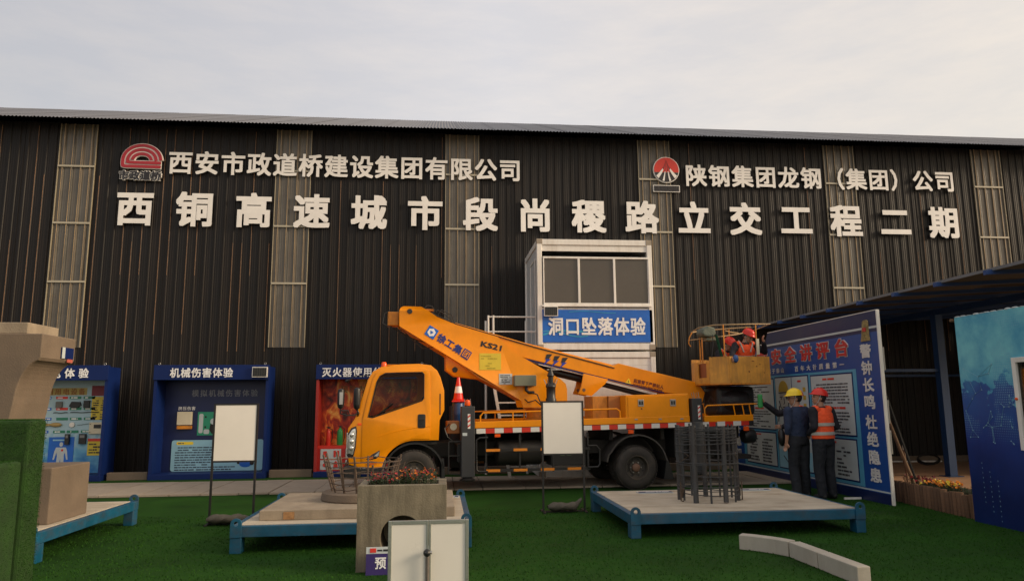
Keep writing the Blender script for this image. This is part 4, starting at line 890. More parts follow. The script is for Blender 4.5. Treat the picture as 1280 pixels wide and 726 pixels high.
f = T(); f.box(1.22, 1.42, .82, .92, 3.27, 3.30); f.build('hose_clip', orange_d, truck)
# marks on the boom
yf = .698
ax = Vector((cos(radians(-32)), 0, sin(radians(-32)))); az = Vector((-ax.z, 0, ax.x))
c0 = Vector((1.36, yf, 2.85))
f = T(); f.obox(c0, ax*.098, az*.098, (0, .003, 0)); eb = f.build('maker_emblem', ban_blue, truck)
f = T(); o_h = [c0+Vector((0, -.0045, 0))+ax*(.078*cos(radians(a+30)))+az*(.078*sin(radians(a+30))) for a in range(0, 360, 60)]
f.add([p for p in o_h]+[p+Vector((0, .002, 0)) for p in o_h], [tuple(range(6)), tuple(range(11, 5, -1))]+[(i, 6+i, 6+(i+1) % 6, (i+1) % 6) for i in range(6)]); f.build('emblem_hexagon', txt_w, eb)
f = T(); o_h = [c0+Vector((0, -.0075, 0))+ax*(.042*cos(radians(a)))+az*(.042*sin(radians(a))) for a in (-90, 30, 150)]
f.add([p for p in o_h]+[p+Vector((0, .002, 0)) for p in o_h], [(0, 1, 2), (5, 4, 3), (0, 3, 4, 1), (1, 4, 5, 2), (2, 5, 3, 0)]); f.build('emblem_triangle', ban_blue, eb)
f = T()
for ch, (u, z) in zip('徐工集', ((1.55, 2.735), (1.70, 2.64), (1.85, 2.545))): put_text(f, ch, Vector((u, yf, z))-ax*.083-az*.083, ax, az, .166, .166, .003, .026)
f.build('maker_name', M('name_blue', (.012, .03, .20), .4, bump=0), truck)
f = T(); f.obox((2.003, yf, 2.45), ax*.078, az*.084, (0, .003, 0)); q = f.build('name_block', bpy.data.materials['name_blue'], truck)
f = T(); put_text(f, '团', Vector((2.003, yf-.005, 2.45))-ax*.070-az*.068, ax, az, .14, .14, .002, .012); f.build('name_character', orange, q)
q = T().box(2.25, 2.66, yf, yf+.003, 2.16, 2.47).build('instruction_plate', yellow2, truck)
f = T(); rg = random.Random(2); scribble(f, (2.28, yf-.002, 2.44), X_, Z_, .35, 6, .045, .02, rg, .7, .001); f.build('plate_marks', M('faded_ochre', (.42, .32, .02), .5, bump=0), q)
q = T().box(2.62, 2.87, yf, yf+.003, 1.89, 2.09).build('label_plate', print_w, truck)
f = T(); scribble(f, (2.64, yf-.002, 2.075), X_, Z_, .2, 6, .03, .012, rg, .9, .001); f.build('plate_marks', darkink, q)
q = T().box(2.89, 3.30, .56, .699, 1.86, 2.06).build('junction_box', grey_box, truck, bev=.01)
f = T(); f.tube([(3.12, .63, 1.86), (3.12, .63, 1.78), (3.17, .63, 1.74), (3.27, .63, 1.74)], .03, 8); f.build('box_gland', blackp, q, smooth=True)
f = T(); put_latin(f, 'KS21', (2.27, yf, 2.60), Vector((cos(radians(-13)), 0, sin(radians(-13)))), Vector((sin(radians(13)), 0, cos(radians(13)))), .40, .105, .002, .03); f.build('type_lettering', darkink, truck)
for i in range(3):
    u = 3.58+.155*i; z = 2.375-.033*i; s_ = .105
    f = T(); f.prism([(u-.02, z+.09), (u+.09, z+.09), (u+.02, z), (u-.05, z)], .782, .788); f.build('flash_mark', darkink, bm_)
    f = T(); f.prism([(u-.05, z-.001), (u+.065, z-.001), (u-.10, z-.13), (u-.03, z-.03)], .782, .788); f.build('flash_mark', M('flash_blue', (.01, .04, .35), .4, bump=0), bm_)
ax2 = Vector((cos(radians(-12.5)), 0, sin(radians(-12.5)))); az2 = Vector((-ax2.z, 0, ax2.x))
f = T(); put_text(f, '起重臂下严禁站人', Vector((5.28, .786, 1.925)), ax2, az2, .074, .08, .002, .025, .078); put_latin(f, 'DO NOT STAND UNDER THE BOOM', Vector((5.27, .786, 1.865)), ax2, az2, .60, .045, .002, .02); f.build('warning_text', M('warning_red_brown', (.16, .025, .01), .5, bump=0), bm_)
f = T(); f.prism([(5.11, 1.92), (5.23, 1.895), (5.19, 2.01)], .782, .788); q = f.build('warning_triangle', yellow, bm_)
T().prism([(5.165, 1.93), (5.185, 1.925), (5.18, 1.975)], .779, .7815).build('triangle_mark', darkink, q)
T().box(3.52, 3.82, .60, .62, 2.155, 2.175).build('white_rod', steel, truck)
# lever tower
q = T().lathe([(.10, 1.45), (.10, 1.62), (.085, 1.64), (.085, 1.82), (.10, 1.84), (.08, 1.9), (.05, 1.92), (.05, 2.02), (.07, 2.04), (.04, 2.12), (.015, 2.2)], (3.54, .42, 0), 14).build('control_valve_tower', blackp, truck, smooth=True)
for a in range(5):
    T().tube([(3.54+.08*cos(a*1.3), .42+.08*sin(a*1.3), 1.86), (3.54+.13*cos(a*1.3), .42+.13*sin(a*1.3), 1.98)], .008, 5).build('lever', steel, q)
T().box(3.4, 3.7, .25, .6, 1.15, 1.448).build('valve_block', chas, truck)
f = T(); f.tube([(3.1, .68, 1.62), (3.16, .66, 1.56), (3.3, .66, 1.6), (3.4, .6, 1.5)], .012, 5); f.tube([(3.38, .5, 1.5), (3.30, .5, 1.7), (3.2, .6, 1.75)], .012, 5); f.build('hydraulic_hose', black, truck, smooth=True)
# rear: platform pivot and work basket
f = T(); f.ell((7.22, .66, 1.56), (.43, .42, .27), 16, 10); f.build('levelling_cover', M('black_tarpaulin', (.012, .012, .014), .5, bump=.8, bscale=9), truck, smooth=True)
T().box(6.82, 7.62, .40, 1.05, 1.27, 1.84).build('pivot_housing', blackp, truck, bev=.09, seg=3)
for u in (7.42, 7.50): T().box(u, u+.008, .44, .448, 1.6, 1.66).build('label_speck', print_w, truck)
T().lathe([(.12, 0), (.14, .03), (.14, .2), (.12, .23)], (7.22, .25, .90), 12, 'x').build('rear_reel', blackp, truck, smooth=True)
T().box(6.75, 7.35, .2, 1.8, .48, .56).build('underrun_bar', chas, truck)
pl = [(6.56, .80), (6.62, .26), (6.90, -.02), (7.73, .00), (7.80, 1.05), (7.1, 1.25), (6.66, 1.15)]
def walls(name, i0, z0, z1, parent, m=bucket_m):
    a = Vector(pl[i0]); b = Vector(pl[(i0+1) % len(pl)]); d = (b-a).normalized(); n_ = Vector((-d.y, d.x))*.025
    f = T(); f.prism([(a.x, a.y), (b.x, b.y), (b.x+n_.x, b.y+n_.y), (a.x+n_.x, a.y+n_.y)], z0, z1, 'z'); return f.build(name, m, parent)
bk_ = T().prism(pl, 1.86, 1.89, 'z').build('basket_floor', orange_d, truck)
for i0 in range(1, 7): walls('basket_panel', i0, 1.89, 2.385 if i0 < 6 else 2.31, bk_)
a = Vector(pl[0]); b = Vector(pl[1]); d = (b-a)
for (s0, s1, z0, z1) in ((0, 1, 1.89, 2.0), (0, .25, 2.0, 2.30), (.8, 1, 2.0, 2.30)):
    p = a+d*s0; q = a+d*s1; nn = Vector((-d.y, d.x)).normalized()*.025; T().prism([(p.x, p.y), (q.x, q.y), (q.x+nn.x, q.y+nn.y), (p.x+nn.x, p.y+nn.y)], z0, z1, 'z').build('basket_panel', bucket_m, bk_)
p = a+d*.25; q = a+d*.8; T().prism([(p.x+.05, p.y+.06), (q.x+.05, q.y+.06), (q.x+.07, q.y+.07), (p.x+.07, p.y+.07)], 1.95, 2.28, 'z').build('gate_panel', M('gate_rust', (.30, .09, .03), .6), bk_)
T().box(6.885, 6.92, -.032, .0, 1.9, 2.385).build('corner_fold', bucket_m, bk_, bev=.01)
T().ell((7.02, -.03, 2.34), (.055, .03, .075)).build('blue_fender', M('fender_blue', (.02, .08, .25), .5), bk_, smooth=True)
rg = random.Random(9)
for (u, z, w, h) in ((7.38, 2.30, .03, .008), (7.29, 2.10, .014, .02), (7.45, 2.2, .012, .012), (7.6, 2.08, .01, .01), (7.52, 2.24, .008, .014)): T().ell((u, .0-.012, z), (w, .006, h), 8, 6).build('chipped_patch', M('chip', (.20, .07, .02), .7), bk_)
# top rails
rt_ = [(6.50, .75, 2.90), (6.52, .45, 2.965), (6.68, .12, 2.985), (6.98, -.02, 2.985), (7.4, -.02, 3.0), (7.80, .02, 3.01)]
f = T(); f.tube(rt_, .013, 6); f.build('top_rail', M('worn_yellow_rail', (.42, .28, .14), .6, dirt=(.2, .15, .1), damt=.7), bk_, smooth=True)
rl = M('worn_yellow_rail', (.42, .28, .14))
f = T(); f.tube([(6.46, .8, 2.75), (6.55, .4, 2.75), (6.82, .1, 2.77), (7.4, .6, 2.86), (7.9, .9, 2.96), (7.80, .02, 3.01)], .011, 6); f.build('mid_rail', rl, bk_, smooth=True)
f = T(); f.tube([(6.50, .75, 2.90), (6.9, 1.15, 2.98), (7.4, 1.1, 3.02), (7.92, .95, 3.05)], .012, 6); f.build('top_rail', rl, bk_, smooth=True)
f = T(); f.tube([(6.9, .1, 2.88), (7.3, .6, 2.90), (7.6, .9, 2.92)], .011, 6); f.build('cross_rail', rl, bk_, smooth=True)
for (u, yy, z0, z1) in ((6.56, .50, 2.3, 2.96), (6.83, .03, 2.38, 2.985), (7.48, .0, 2.38, 3.0), (6.82, .95, 2.3, 2.97), (7.5, 1.1, 2.38, 3.02), (7.78, .9, 2.3, 3.05)):
    T().tube([(u, yy, z0), (u, yy, z1)], .014, 6).build('rail_post', orange_d, bk_, smooth=True)
T().box(7.465, 7.52, -.03, -.01, 2.42, 2.72).build('post_sleeve', cream, bk_)
T().tube([(6.50, .7, 2.9), (6.44, .7, 2.8), (6.42, .7, 2.68), (6.46, .7, 2.62)], .012, 6).build('hook', orange_d, bk_, smooth=True)
q = T().prism([(6.50, 2.93), (6.48, 2.84), (6.53, 2.78), (6.72, 2.77), (6.78, 2.84), (6.76, 2.95), (6.62, 2.985)], .22, .50).build('control_box_cover', M('grey_green_cloth', (.13, .15, .12), .8, bump=1.0, bscale=20), bk_, bev=.03)
T().box(6.60, 6.80, .27, .45, 2.70, 2.76).build('control_box', grey_box, bk_, bev=.02)
f = T(); f.grid(lambda s, t_: (6.68+.05*s+.10*t_+.01*sin(9*s), .10+.01*sin(12*s), 2.80-.42*t_), 6, 8); f.build('green_cloth_strip', M('green_cloth', (.01, .07, .03), .9), bk_, smooth=True)
f = T(); f.tube([(6.64, .1, 2.8), (6.63, .08, 2.6), (6.6, .1, 2.36)], .007, 5); f.build('control_cable', blackp, bk_, smooth=True)
# cone and blue drum carried behind the cab
L0 = TP(1.83, .42, 1.14)
t = thing('plastic_drum', L0, 'small blue plastic drum standing behind the truck cab under the traffic cone', 'drum')
f = MB(); f.lathe([(.09, 0), (.10, .02), (.095, .2), (.102, .22), (.095, .24), (.10, .42), (.08, .45)], (0, 0, 0), 18); f.build('drum_body', M('drum_blue', (.01, .05, .16), .4), t, smooth=True)
f = MB(); f.lathe([(.04, .451), (.04, .47), (.03, .48)], (0, 0, 0), 10); f.build('drum_cap', blackp, t)
L0 = TP(1.83, .42, 1.575)
t = thing('traffic_cone', L0, 'red and white traffic cone perched behind the cab under the boom', 'traffic cone')
f = MB(); f.lathe([(.10, 0), (.105, .02), (.088, .025), (.074, .13), (.0735, .13)], (0, 0, .03), 20); f.build('cone_base', hel_r, t, smooth=True)
f = MB(); f.lathe([(.0735, .161), (.052, .28)], (0, 0, 0), 20); f.build('white_band', txt_w, t, smooth=True)
f = MB(); f.lathe([(.0515, .281), (.025, .43), (.022, .44), (.02, .44)], (0, 0, 0), 20); f.build('cone_top', hel_r, t, smooth=True)
f = MB(); f.box(-.12, .12, -.12, .12, .0, .028); f.build('cone_foot', hel_r, t, bev=.01)

# ------------------------------------------------------------------ lifting-frame platforms
def platform(x0, x1, y0, y1, zt, label, leg_to=0.0):
    loc = ((x0+x1)/2, y0, 0); t = thing('exhibit_platform', loc, label, 'platform', 'blue steel exhibit platforms on the lawn')
    N_ = lambda: MB(loc)
    h = .115; w = .07
    N_().box(x0, x1, y0, y0+w, zt-h, zt).build('front_beam', blue_f, t, bev=.006)
    N_().box(x0, x1, y1-w, y1, zt-h, zt).build('rear_beam', blue_f, t, bev=.006)
    for xx in (x0, x1-w): N_().box(xx, xx+w, y0+w, y1-w, zt-h, zt).build('side_beam', blue_f, t, bev=.006)
    for i in range(1, 4):
        yy = y0+(y1-y0)*i/4; N_().box(x0+w, x1-w, yy, yy+.05, zt-h, zt-.05).build('cross_beam', blue_f, t)
    N_().box(x0+w, x1-w, y0+w, y1-w, zt-.049, zt+.006).build('deck', deck_m, t, bev=.004)
    for xx in (x0, x1-.118):
        for yy, ys in ((y0, -1), (y1, 1)):
            L_ = N_().box(xx, xx+.118, yy-.012 if ys < 0 else yy-.14, yy+.14 if ys < 0 else yy+.012, 0, zt-h-.001).build('leg', blue_f, t, bev=.006)
            ol = [(xx, zt-h), (xx+.118, zt-h), (xx+.118, zt+.02)]+arc(xx+.059, zt+.024, .059, 0, 180, 12)+[(xx, zt+.02)]
            f = N_(); plate_xz(f, [ol, circ(xx+.059, zt+.028, .024, 14)], yy-.012 if ys < 0 else yy+.014, .022, .002); f.build('lifting_lug', blue_f, t)
    return t
def info_plate(loc, rz, label, w=.38, d=.16):
    t = thing('caption_plate', loc, label, 'sign plate', 'small caption plates on the exhibit platforms', rz)
    MB().box(-w/2, w/2, -d/2, d/2, 0, .012).build('plate', print_w, t)
    f = MB(); f.box(-w/2+.01, w/2-.01, -d/2+.01, d/2-.06, .0125, .0145); f.build('navy_field', navy, t)
    f = MB(); rg = random.Random(4); scribble(f, (-w/2+.04, d/2-.07, .0155), X_, Y_, w-.08, 1, .06, .035, rg, 1, .001); f.build('plate_marks', txt_w, t)
platform(2.20, 5.05, 8.43, 10.66, .27, 'blue platform right of centre carrying the upright steel bar cage on a bare deck')
platform(-2.20, .36, 8.20, 10.42, .28, 'blue platform left of centre carrying the round concrete base with splayed bars')
platform(-6.6, -4.005, 7.95, 10.40, .30, 'blue platform at the left edge carrying the concrete pier')
info_plate((3.05, 10.3, .277), 0, 'dark blue caption plate lying at the back of the bar cage platform', .5)
info_plate((4.55, 10.35, .277), 0, 'white edged caption plate at the far right corner of the bar cage platform', .42)
info_plate((-1.95, 10.1, .287), .1, 'small white caption plate at the far left corner of the splayed bar platform', .3)
info_plate((.10, 10.2, .287), 0, 'caption plate peeping out behind the concrete planter on the splayed bar platform', .35)
# slab and round base with splayed bars
loc = (-.95, 9.3, .286)
t = thing('pile_cap_model', loc, 'grey concrete slab with a round base and splayed rusty reinforcing bars', 'concrete model')
MB(loc).box(-1.98, .18, 8.50, 10.12, .287, .395).build('slab', conc, t, bev=.008)
MB(loc).box(-1.72, -1.60, 8.495, 8.4995, .295, .375).build('exposed_brick_patch', M('patch_brown', (.32, .17, .07), .9, var=.4, scale=20), t)
cx, cy = -.95, 9.38
f = MB(loc); f.lathe([(.49, .3955), (.50, .41), (.485, .485), (.46, .497)], (cx, cy, 0), 40); f.build('round_base', conc_side, t, smooth=True)
rg = random.Random(13)
tops = []
for i in range(14):
    a = 2*pi*i/14+.15; q = 1.34+rg.uniform(-.04, .05); zt = rg.uniform(.80, .98)
    p0 = Vector((cx+.36*cos(a), cy+.36*sin(a), .49)); p1 = Vector((cx+.36*q*cos(a+rg.uniform(-.05, .05)), cy+.36*q*sin(a), zt))
    MB(loc).tube([p0, p0.lerp(p1, .5)+Vector((rg.uniform(-.01, .01), 0, 0)), p1], .0125, 6).build('reinforcing_bar', rebar, t, smooth=True)
for z, r in ((.535, .385), (.60, .40), (.68, .425), (.73, .435), (.80, .46), (.86, .475)):
    pts = [(cx+(r+rg.uniform(-.008, .008))*cos(2*pi*i/26), cy+(r+rg.uniform(-.008, .008))*sin(2*pi*i/26), z+rg.uniform(-.008, .008)) for i in range(26)]
    MB(loc).tube(pts, .006, 5, closed=True).build('hoop', rebar, t, smooth=True)
f = MB(loc); f.tube([(cx+.46, cy-.1, .80), (cx+.53, cy-.12, .84), (cx+.50, cy-.12, .76), (cx+.54, cy-.1, .72), (cx+.48, cy-.08, .66)], .006, 5); f.build('bent_wire', rebar, t, smooth=True)
# upright bar cage
loc = (3.52, 9.45, .277)
t = thing('bar_cage', loc, 'round cage of dark vertical bars and thin hoops standing on the right blue platform', 'bar cage')
cx, cy = 3.52, 9.45
for i, (r_, w_) in enumerate(((.014, 0), (.036, 0), (.014, 0), (.034, 0), (.013, 0), (.036, 0), (.014, 0), (.013, 0), (.034, 0), (.014, 0), (.013, 0), (.03, 0))):
    a = radians(-165+30*i); zt = 1.225+.05*((i*37) % 5)/5
    zb = .277 if i % 3 else .29
    MB(loc).tube([(cx+.37*cos(a), cy+.37*sin(a), zb), (cx+.365*cos(a), cy+.365*sin(a), zt)], r_, 8 if r_ > .02 else 6).build('upright_bar', rebar_d, t, smooth=True)
MB(loc).tube([(cx-.13, cy-.1, .76), (cx-.13, cy-.1, 1.28)], .06, 12).build('sounding_tube', rebar_d, t, smooth=True)
rg = random.Random(31)
for k_, z in enumerate((.37, .425, .47, .60, .75, .765, .89, 1.01, 1.06, 1.10, 1.135, 1.165, 1.19, 1.205)):
    r = .385+rg.uniform(-.005, .012); dz = rg.uniform(-.012, .012)
    pts = [(cx+(r+rg.uniform(-.006, .006))*cos(2*pi*i/28), cy+(r+rg.uniform(-.006, .006))*sin(2*pi*i/28), z+dz*cos(2*pi*i/28)+rg.uniform(-.004, .004)) for i in range(28)]
    MB(loc).tube(pts, .0065, 5, closed=True).build('hoop', rebar_d, t, smooth=True)
for sx in (-1, 1):
    f = MB(loc); f.tube([(cx+sx*.38, cy-.05, .92), (cx+sx*.31, cy-.2, .86), (cx+sx*.39, cy-.1, .78)], .006, 5); f.tube([(cx+sx*.37, cy-.1, .28), (cx+sx*.41, cy-.12, .29), (cx+sx*.41, cy-.12, .52)], .009, 5); f.tube([(cx+sx*.39, cy-.08, .34), (cx+sx*.375, cy-.12, .44)], .018, 6); f.build('tie_wire', rebar, t, smooth=True)

# ------------------------------------------------------------------ concrete pier exhibit at the left edge
loc = (-5.25, 8.85, .306)
t = thing('concrete_pier', loc, 'flared concrete pier with its footing block on the left edge platform', 'concrete pier')
MB(loc).box(-6.35, -4.15, 8.42, 9.28, .307, .90).build('footing_block', conc_side, t, bev=.012)
cap = [(-4.26, 2.33), (-4.26, 2.075)]+[(-4.26-.235*sin(radians(a))**1.0, 2.075-.5*(1-cos(radians(a)))-.03) for a in range(5, 91, 8)]+[(-4.53, 1.35), (-4.55, .93)]
cap = cap+[(-10.5-x, z) for x, z in reversed(cap)]
f = MB(loc); f.prism(cap, 8.20, 8.92); f.build('column', conc_side, t, bev=.01)
MB(loc).box(-5.98, -4.44, 8.24, 8.88, 2.332, 2.455).build('bearing_block', conc, t, bev=.008)
q = MB(loc).box(-4.257, -4.245, 8.60, 8.86, 2.09, 2.215).build('caption_plate', navy, t)
MB(loc).box(-4.2445, -4.242, 8.60, 8.665, 2.09, 2.215).build('white_end', print_w, q)
f = MB(loc); rg = random.Random(8); scribble(f, (-4.243, 8.69, 2.19), Y_, Z_, .15, 1, .08, .032, rg, 1, .001); f.build('plate_marks', txt_w, q)
MB(loc).box(-4.257, -4.25, 8.74, 8.86, 2.05, 2.088).build('red_scrap', M('torn_red', (.45, .10, .07), .7), q)
# ------------------------------------------------------------------ turf covered stepped stand at the left edge
loc = (-3.95, 6.2, 0)
t = thing('turf_covered_stand', loc, 'stepped stand wrapped in green artificial turf at the lower left edge', 'stand')
st_m = M('stand_turf', (.015, .052, .005), .95, var=.4, scale=6, bump=1, bscale=160)
MB(loc).box(-4.8, -3.25, 6.20, 6.45, .0, 1.445).build('back_block', st_m, t, bev=.025)
MB(loc).box(-4.8, -3.28, 5.70, 6.199, .0, 1.13).build('front_block', st_m, t, bev=.03)
f = MB(loc); rg = random.Random(77)
def fuzz(p, n_):
    d = (Vector(n_)+Vector((rg.uniform(-.7, .7), rg.uniform(-.7, .7), rg.uniform(-.6, .4)))).normalized()*rg.uniform(.006, .013)
    s_ = Vector((rg.uniform(-1, 1), rg.uniform(-1, 1), rg.uniform(-1, 1))).normalized()*.0022; p = Vector(p)
    f.add([p-s_, p+s_, p+d], [(0, 1, 2)])
for i in range(26000):
    k_ = rg.random()
    if k_ < .25: fuzz((rg.uniform(-4.2, -3.25), rg.uniform(6.20, 6.45), 1.445), (0, 0, 1))
    elif k_ < .40: fuzz((rg.uniform(-4.2, -3.25), 6.20, rg.uniform(1.13, 1.445)), (0, -1, 0))
    elif k_ < .62: fuzz((-3.25, rg.uniform(6.20, 6.45), rg.uniform(.1, 1.445)), (1, 0, 0))
    elif k_ < .78: fuzz((rg.uniform(-4.2, -3.28), rg.uniform(5.70, 6.20), 1.13), (0, 0, 1))
    else: fuzz((rg.uniform(-4.1, -3.28), 5.70, rg.uniform(.1, 1.13)), (0, -1, 0)) if k_ < .93 else fuzz((-3.28, rg.uniform(5.70, 6.20), rg.uniform(.1, 1.13)), (1, 0, 0))
q = MB(loc); q.v, q.f, q.mi = f.v, f.f, f.mi
me = q.data('turf_pile', M('stand_pile', (.017, .060, .006), .85, spec=.15, var=.3, scale=40, bump=0), fix=False); o = inst('turf_pile', me, t); o['kind'] = 'stuff'

# ------------------------------------------------------------------ blank boards on thin black stands, with sandbags
def board_stand(x, y, label, w=.56, z0=.81, z1=1.565, zoff=.0):
    loc = (x, y, 0); t = thing('board_stand', loc, label, 'display board', 'blank boards on black stands')
    r = .013
    for xx in (x-w/2, x+w/2): MB(loc).box(xx-r, xx+r, y-r, y+r, .022, z1+.01).build('stand_leg', black, t)
    for zz in (z0-.012, z1-.012): MB(loc).box(x-w/2+r, x+w/2-r, y-r, y+r, zz, zz+.022).build('frame_bar', black, t)
    MB(loc).box(x-w/2+r+.001, x+w/2-r-.001, y-.008, y+.008, z0+.011, z1-.013).build('board_panel', panel_w, t)
    MB(loc).box(x-w/2-.03, x+w/2+.03, y-.02, y+.02, .0, .02).build('base_bar', black, t)
    for xx in (x-w/2, x+w/2): MB(loc).box(xx-.018, xx+.018, y-.16, y-.021, .0, .018).box(xx-.018, xx+.018, y+.021, y+.22, .0, .018).build('base_foot', black, t)
board_stand(-2.735, 10.2, 'blank cream board on thin black legs standing in front of the dark blue booth')
board_stand(1.795, 10.6, 'blank white board on thin black legs standing in front of the truck bed', .60)
def sandbag(x, y, rz, label, L_=.5, lift=1.0):
    loc = (x, y, .022); t = thing('sandbag', loc, label, 'sandbag', 'sandbags weighing down the board stands', rz)
    f = MB(); n = 16
    def fn(a, b):
        u = -L_/2+L_*a; e = min(1, (sin(pi*min(max(a, .02), .98)))**.35); pinch = 1 if a < .82 else 1-(a-.82)*2.3*(.35+.65*lift)
        th = 2*pi*b; ry = .095*e*pinch*(1+.08*sin(7*a+2*th)); rz_ = (.062+.012*sin(9*a))*e*(1 if a < .82 else .9)
        zz = .058+rz_*sin(th)
        if a > .80: zz += (a-.80)*.45*lift
        return (u, ry*cos(th)+.012*sin(8*a), max(zz, .0)+.006*sin(23*a+3*th))
    f.grid(fn, 26, 16); f.build('bag', bagm, t, smooth=True)
    MB().ring((-L_*.45, 0, .05), .030, .006, 10, 'x', 5).build('tie', M('tie_string', (.16, .14, .1), .8), t)
sandbag(-2.76, 10.12, .05, 'grey sandbag lying on the base of the cream board at the left', .52, 0.0)
sandbag(1.80, 10.56, .05, 'pale sandbag with a raised end on the base of the board before the truck', .50)

# ------------------------------------------------------------------ concrete planter with round hole and flowers
loc = (-.35, 7.15, 0)
t = thing('concrete_planter', loc, 'stained square concrete planter with a round hole in its front', 'planter')
x0, x1, y0, y1, zt = -.77, .075, 7.15, 7.72, .785
f = MB(loc); plate_xz(f, [[(x0, 0), (x1, 0), (x1, zt), (x0, zt)], circ(-.345, .30, .205, 36)], y0+.04, .08, .004); f.build('front_wall', stain_c, t)
MB(loc).box(x0, x1, y1-.08, y1, 0, zt).build('rear_wall', stain_c, t, bev=.005)
for xx in (x0+.001, x1-.081): MB(loc).box(xx, xx+.08, y0+.0805, y1-.0805, 0, zt-.001).build('side_wall', stain_c, t, bev=.004)
f = MB(loc); f.lathe([(.205, .0), (.205, .42)], (-.345, y0+.075, .30), 30, 'y', cap=False); f.build('pipe_lining', soil, t, smooth=True)
MB(loc).box(x0+.082, x1-.082, y0+.082, y1-.082, .55, .735).build('soil', soil, t)
def flowers(name, loc, pts, label, h, cols, nst, rnd, spread=.05, big=1.0):
    t = thing(name, loc, label, 'flowers')
    st = MB(loc); lf = MB(loc); fl = [MB(loc) for _ in cols]
    for (x, y, z) in pts:
        hh = h*rnd.uniform(.55, 1.1); tx, ty = rnd.uniform(-.03, .03), rnd.uniform(-.03, .03)
        st.tube([(x, y, z), (x+tx*.5, y+ty*.5, z+hh*.5), (x+tx, y+ty, z+hh)], .0022, 4)
        for k_ in range(13):
            s_ = rnd.uniform(.1, 1.05); p = Vector((x+tx*s_, y+ty*s_, z+hh*s_)); a = rnd.uniform(0, 2*pi)
            d = Vector((cos(a), sin(a), rnd.uniform(-.3, .6))).normalized()*rnd.uniform(.022, .045); w_ = d.cross(Vector((0, 0, 1))).normalized()*.009
            lf.add([p, p+d*.5+w_, p+d, p+d*.5-w_], [(0, 1, 2, 3)])
        c_ = rnd.choices(range(len(cols)), [q[1] for q in cols])[0]
        if c_ is None: continue
        for k_ in range(rnd.choice((1, 1, 2))):
            pc = Vector((x+tx+rnd.uniform(-.02, .02)*k_, y+ty+rnd.uniform(-.02, .02)*k_, z+hh+rnd.uniform(-.02, .012)*k_)); nn = Vector((rnd.uniform(-.7, .7), rnd.uniform(-1, .3), rnd.uniform(.2, 1))).normalized()
            u = nn.cross(Vector((1, 0, .1))).normalized(); w_ = nn.cross(u); R_ = rnd.uniform(.007, .016)*big
            for j in range(7):
                a = 2*pi*j/7; d = u*cos(a)+w_*sin(a); e = u*cos(a+.45)+w_*sin(a+.45); g_ = u*cos(a-.45)+w_*sin(a-.45)
                fl[c_].add([pc, pc+g_*R_*.7+nn*.003, pc+d*R_+nn*.006, pc+e*R_*.7+nn*.003], [(0, 1, 2, 3)])
    for n_, mb, m in [('stems', st, leaf), ('leaves', lf, leaf)]+[('blossoms', fl[i], cols[i][0]) for i in range(len(cols))]:
        if mb.f: o = mb.build(n_, m, t); o['kind'] = 'stuff'
    return t
rg = random.Random(19)
pts = [(rg.uniform(x0+.1, x0+.40), rg.uniform(y0+.1, y1-.1), .735) for _ in range(60)]
flowers('flowers', (-.55, 7.4, .735), pts, 'dense red and dark red flowers in the left part of the concrete planter', .13, [(fl_red, 4), (fl_pk, 4), (fl_or, .5)], 1, rg)
pts = [(rg.uniform(x0+.33, x1-.1), rg.uniform(y0+.1, y1-.1), .735) for _ in range(75)]
flowers('flowers', (-.15, 7.4, .735), pts, 'loose orange and dark red flowers in the right part of the concrete planter', .16, [(fl_or, 4), (fl_red, .8), (fl_pk, 2)], 1, rg)
# label plate leaning on the planter
loc = (-.50, 7.02, 0)
t = thing('caption_sign', loc, 'small purple and white sign leaning on the foot of the concrete planter', 'sign')
tilt = Vector((0, .10, 1)).normalized()
def tb(mb, x0_, x1_, h0, h1, d): b_ = Vector((0, 7.03, 0)); nn = Vector((0, -1, .10)).normalized(); c_ = b_+Vector(((x0_+x1_)/2, 0, 0))+tilt*((h0+h1)/2)+nn*d; return mb.obox(c_, ((x1_-x0_)/2, 0, 0), tilt*((h1-h0)/2), nn*.004)
tb(MB(loc), -.665, -.05, .0, .185, 0).build('board', M('purple_print', (.035, .018, .13), .4, bump=0), t)
tb(MB(loc), -.665, -.05, .186, .245, 0).build('white_strip', print_w, t)
nn = Vector((0, -1, .10)).normalized()
f = MB(loc); put_text(f, '预制', Vector((-.585, 7.03, 0))+tilt*.05+nn*.006, X_, tilt, .105, .11, .002, .02, .125); f.build('lettering', txt_w, t)
for xa, xb in ((-.63, -.575), (-.37, -.325)): tb(MB(loc), xa, xb, .197, .234, .0055).build('red_logo_mark', red2, t)
f = MB(loc); rg = random.Random(6); scribble(f, Vector((-.565, 7.03, 0))+tilt*.232+nn*.0055, X_, tilt, .17, 1, .035, .016, rg, 1, .001); f.build('strip_marks', darkink, t)
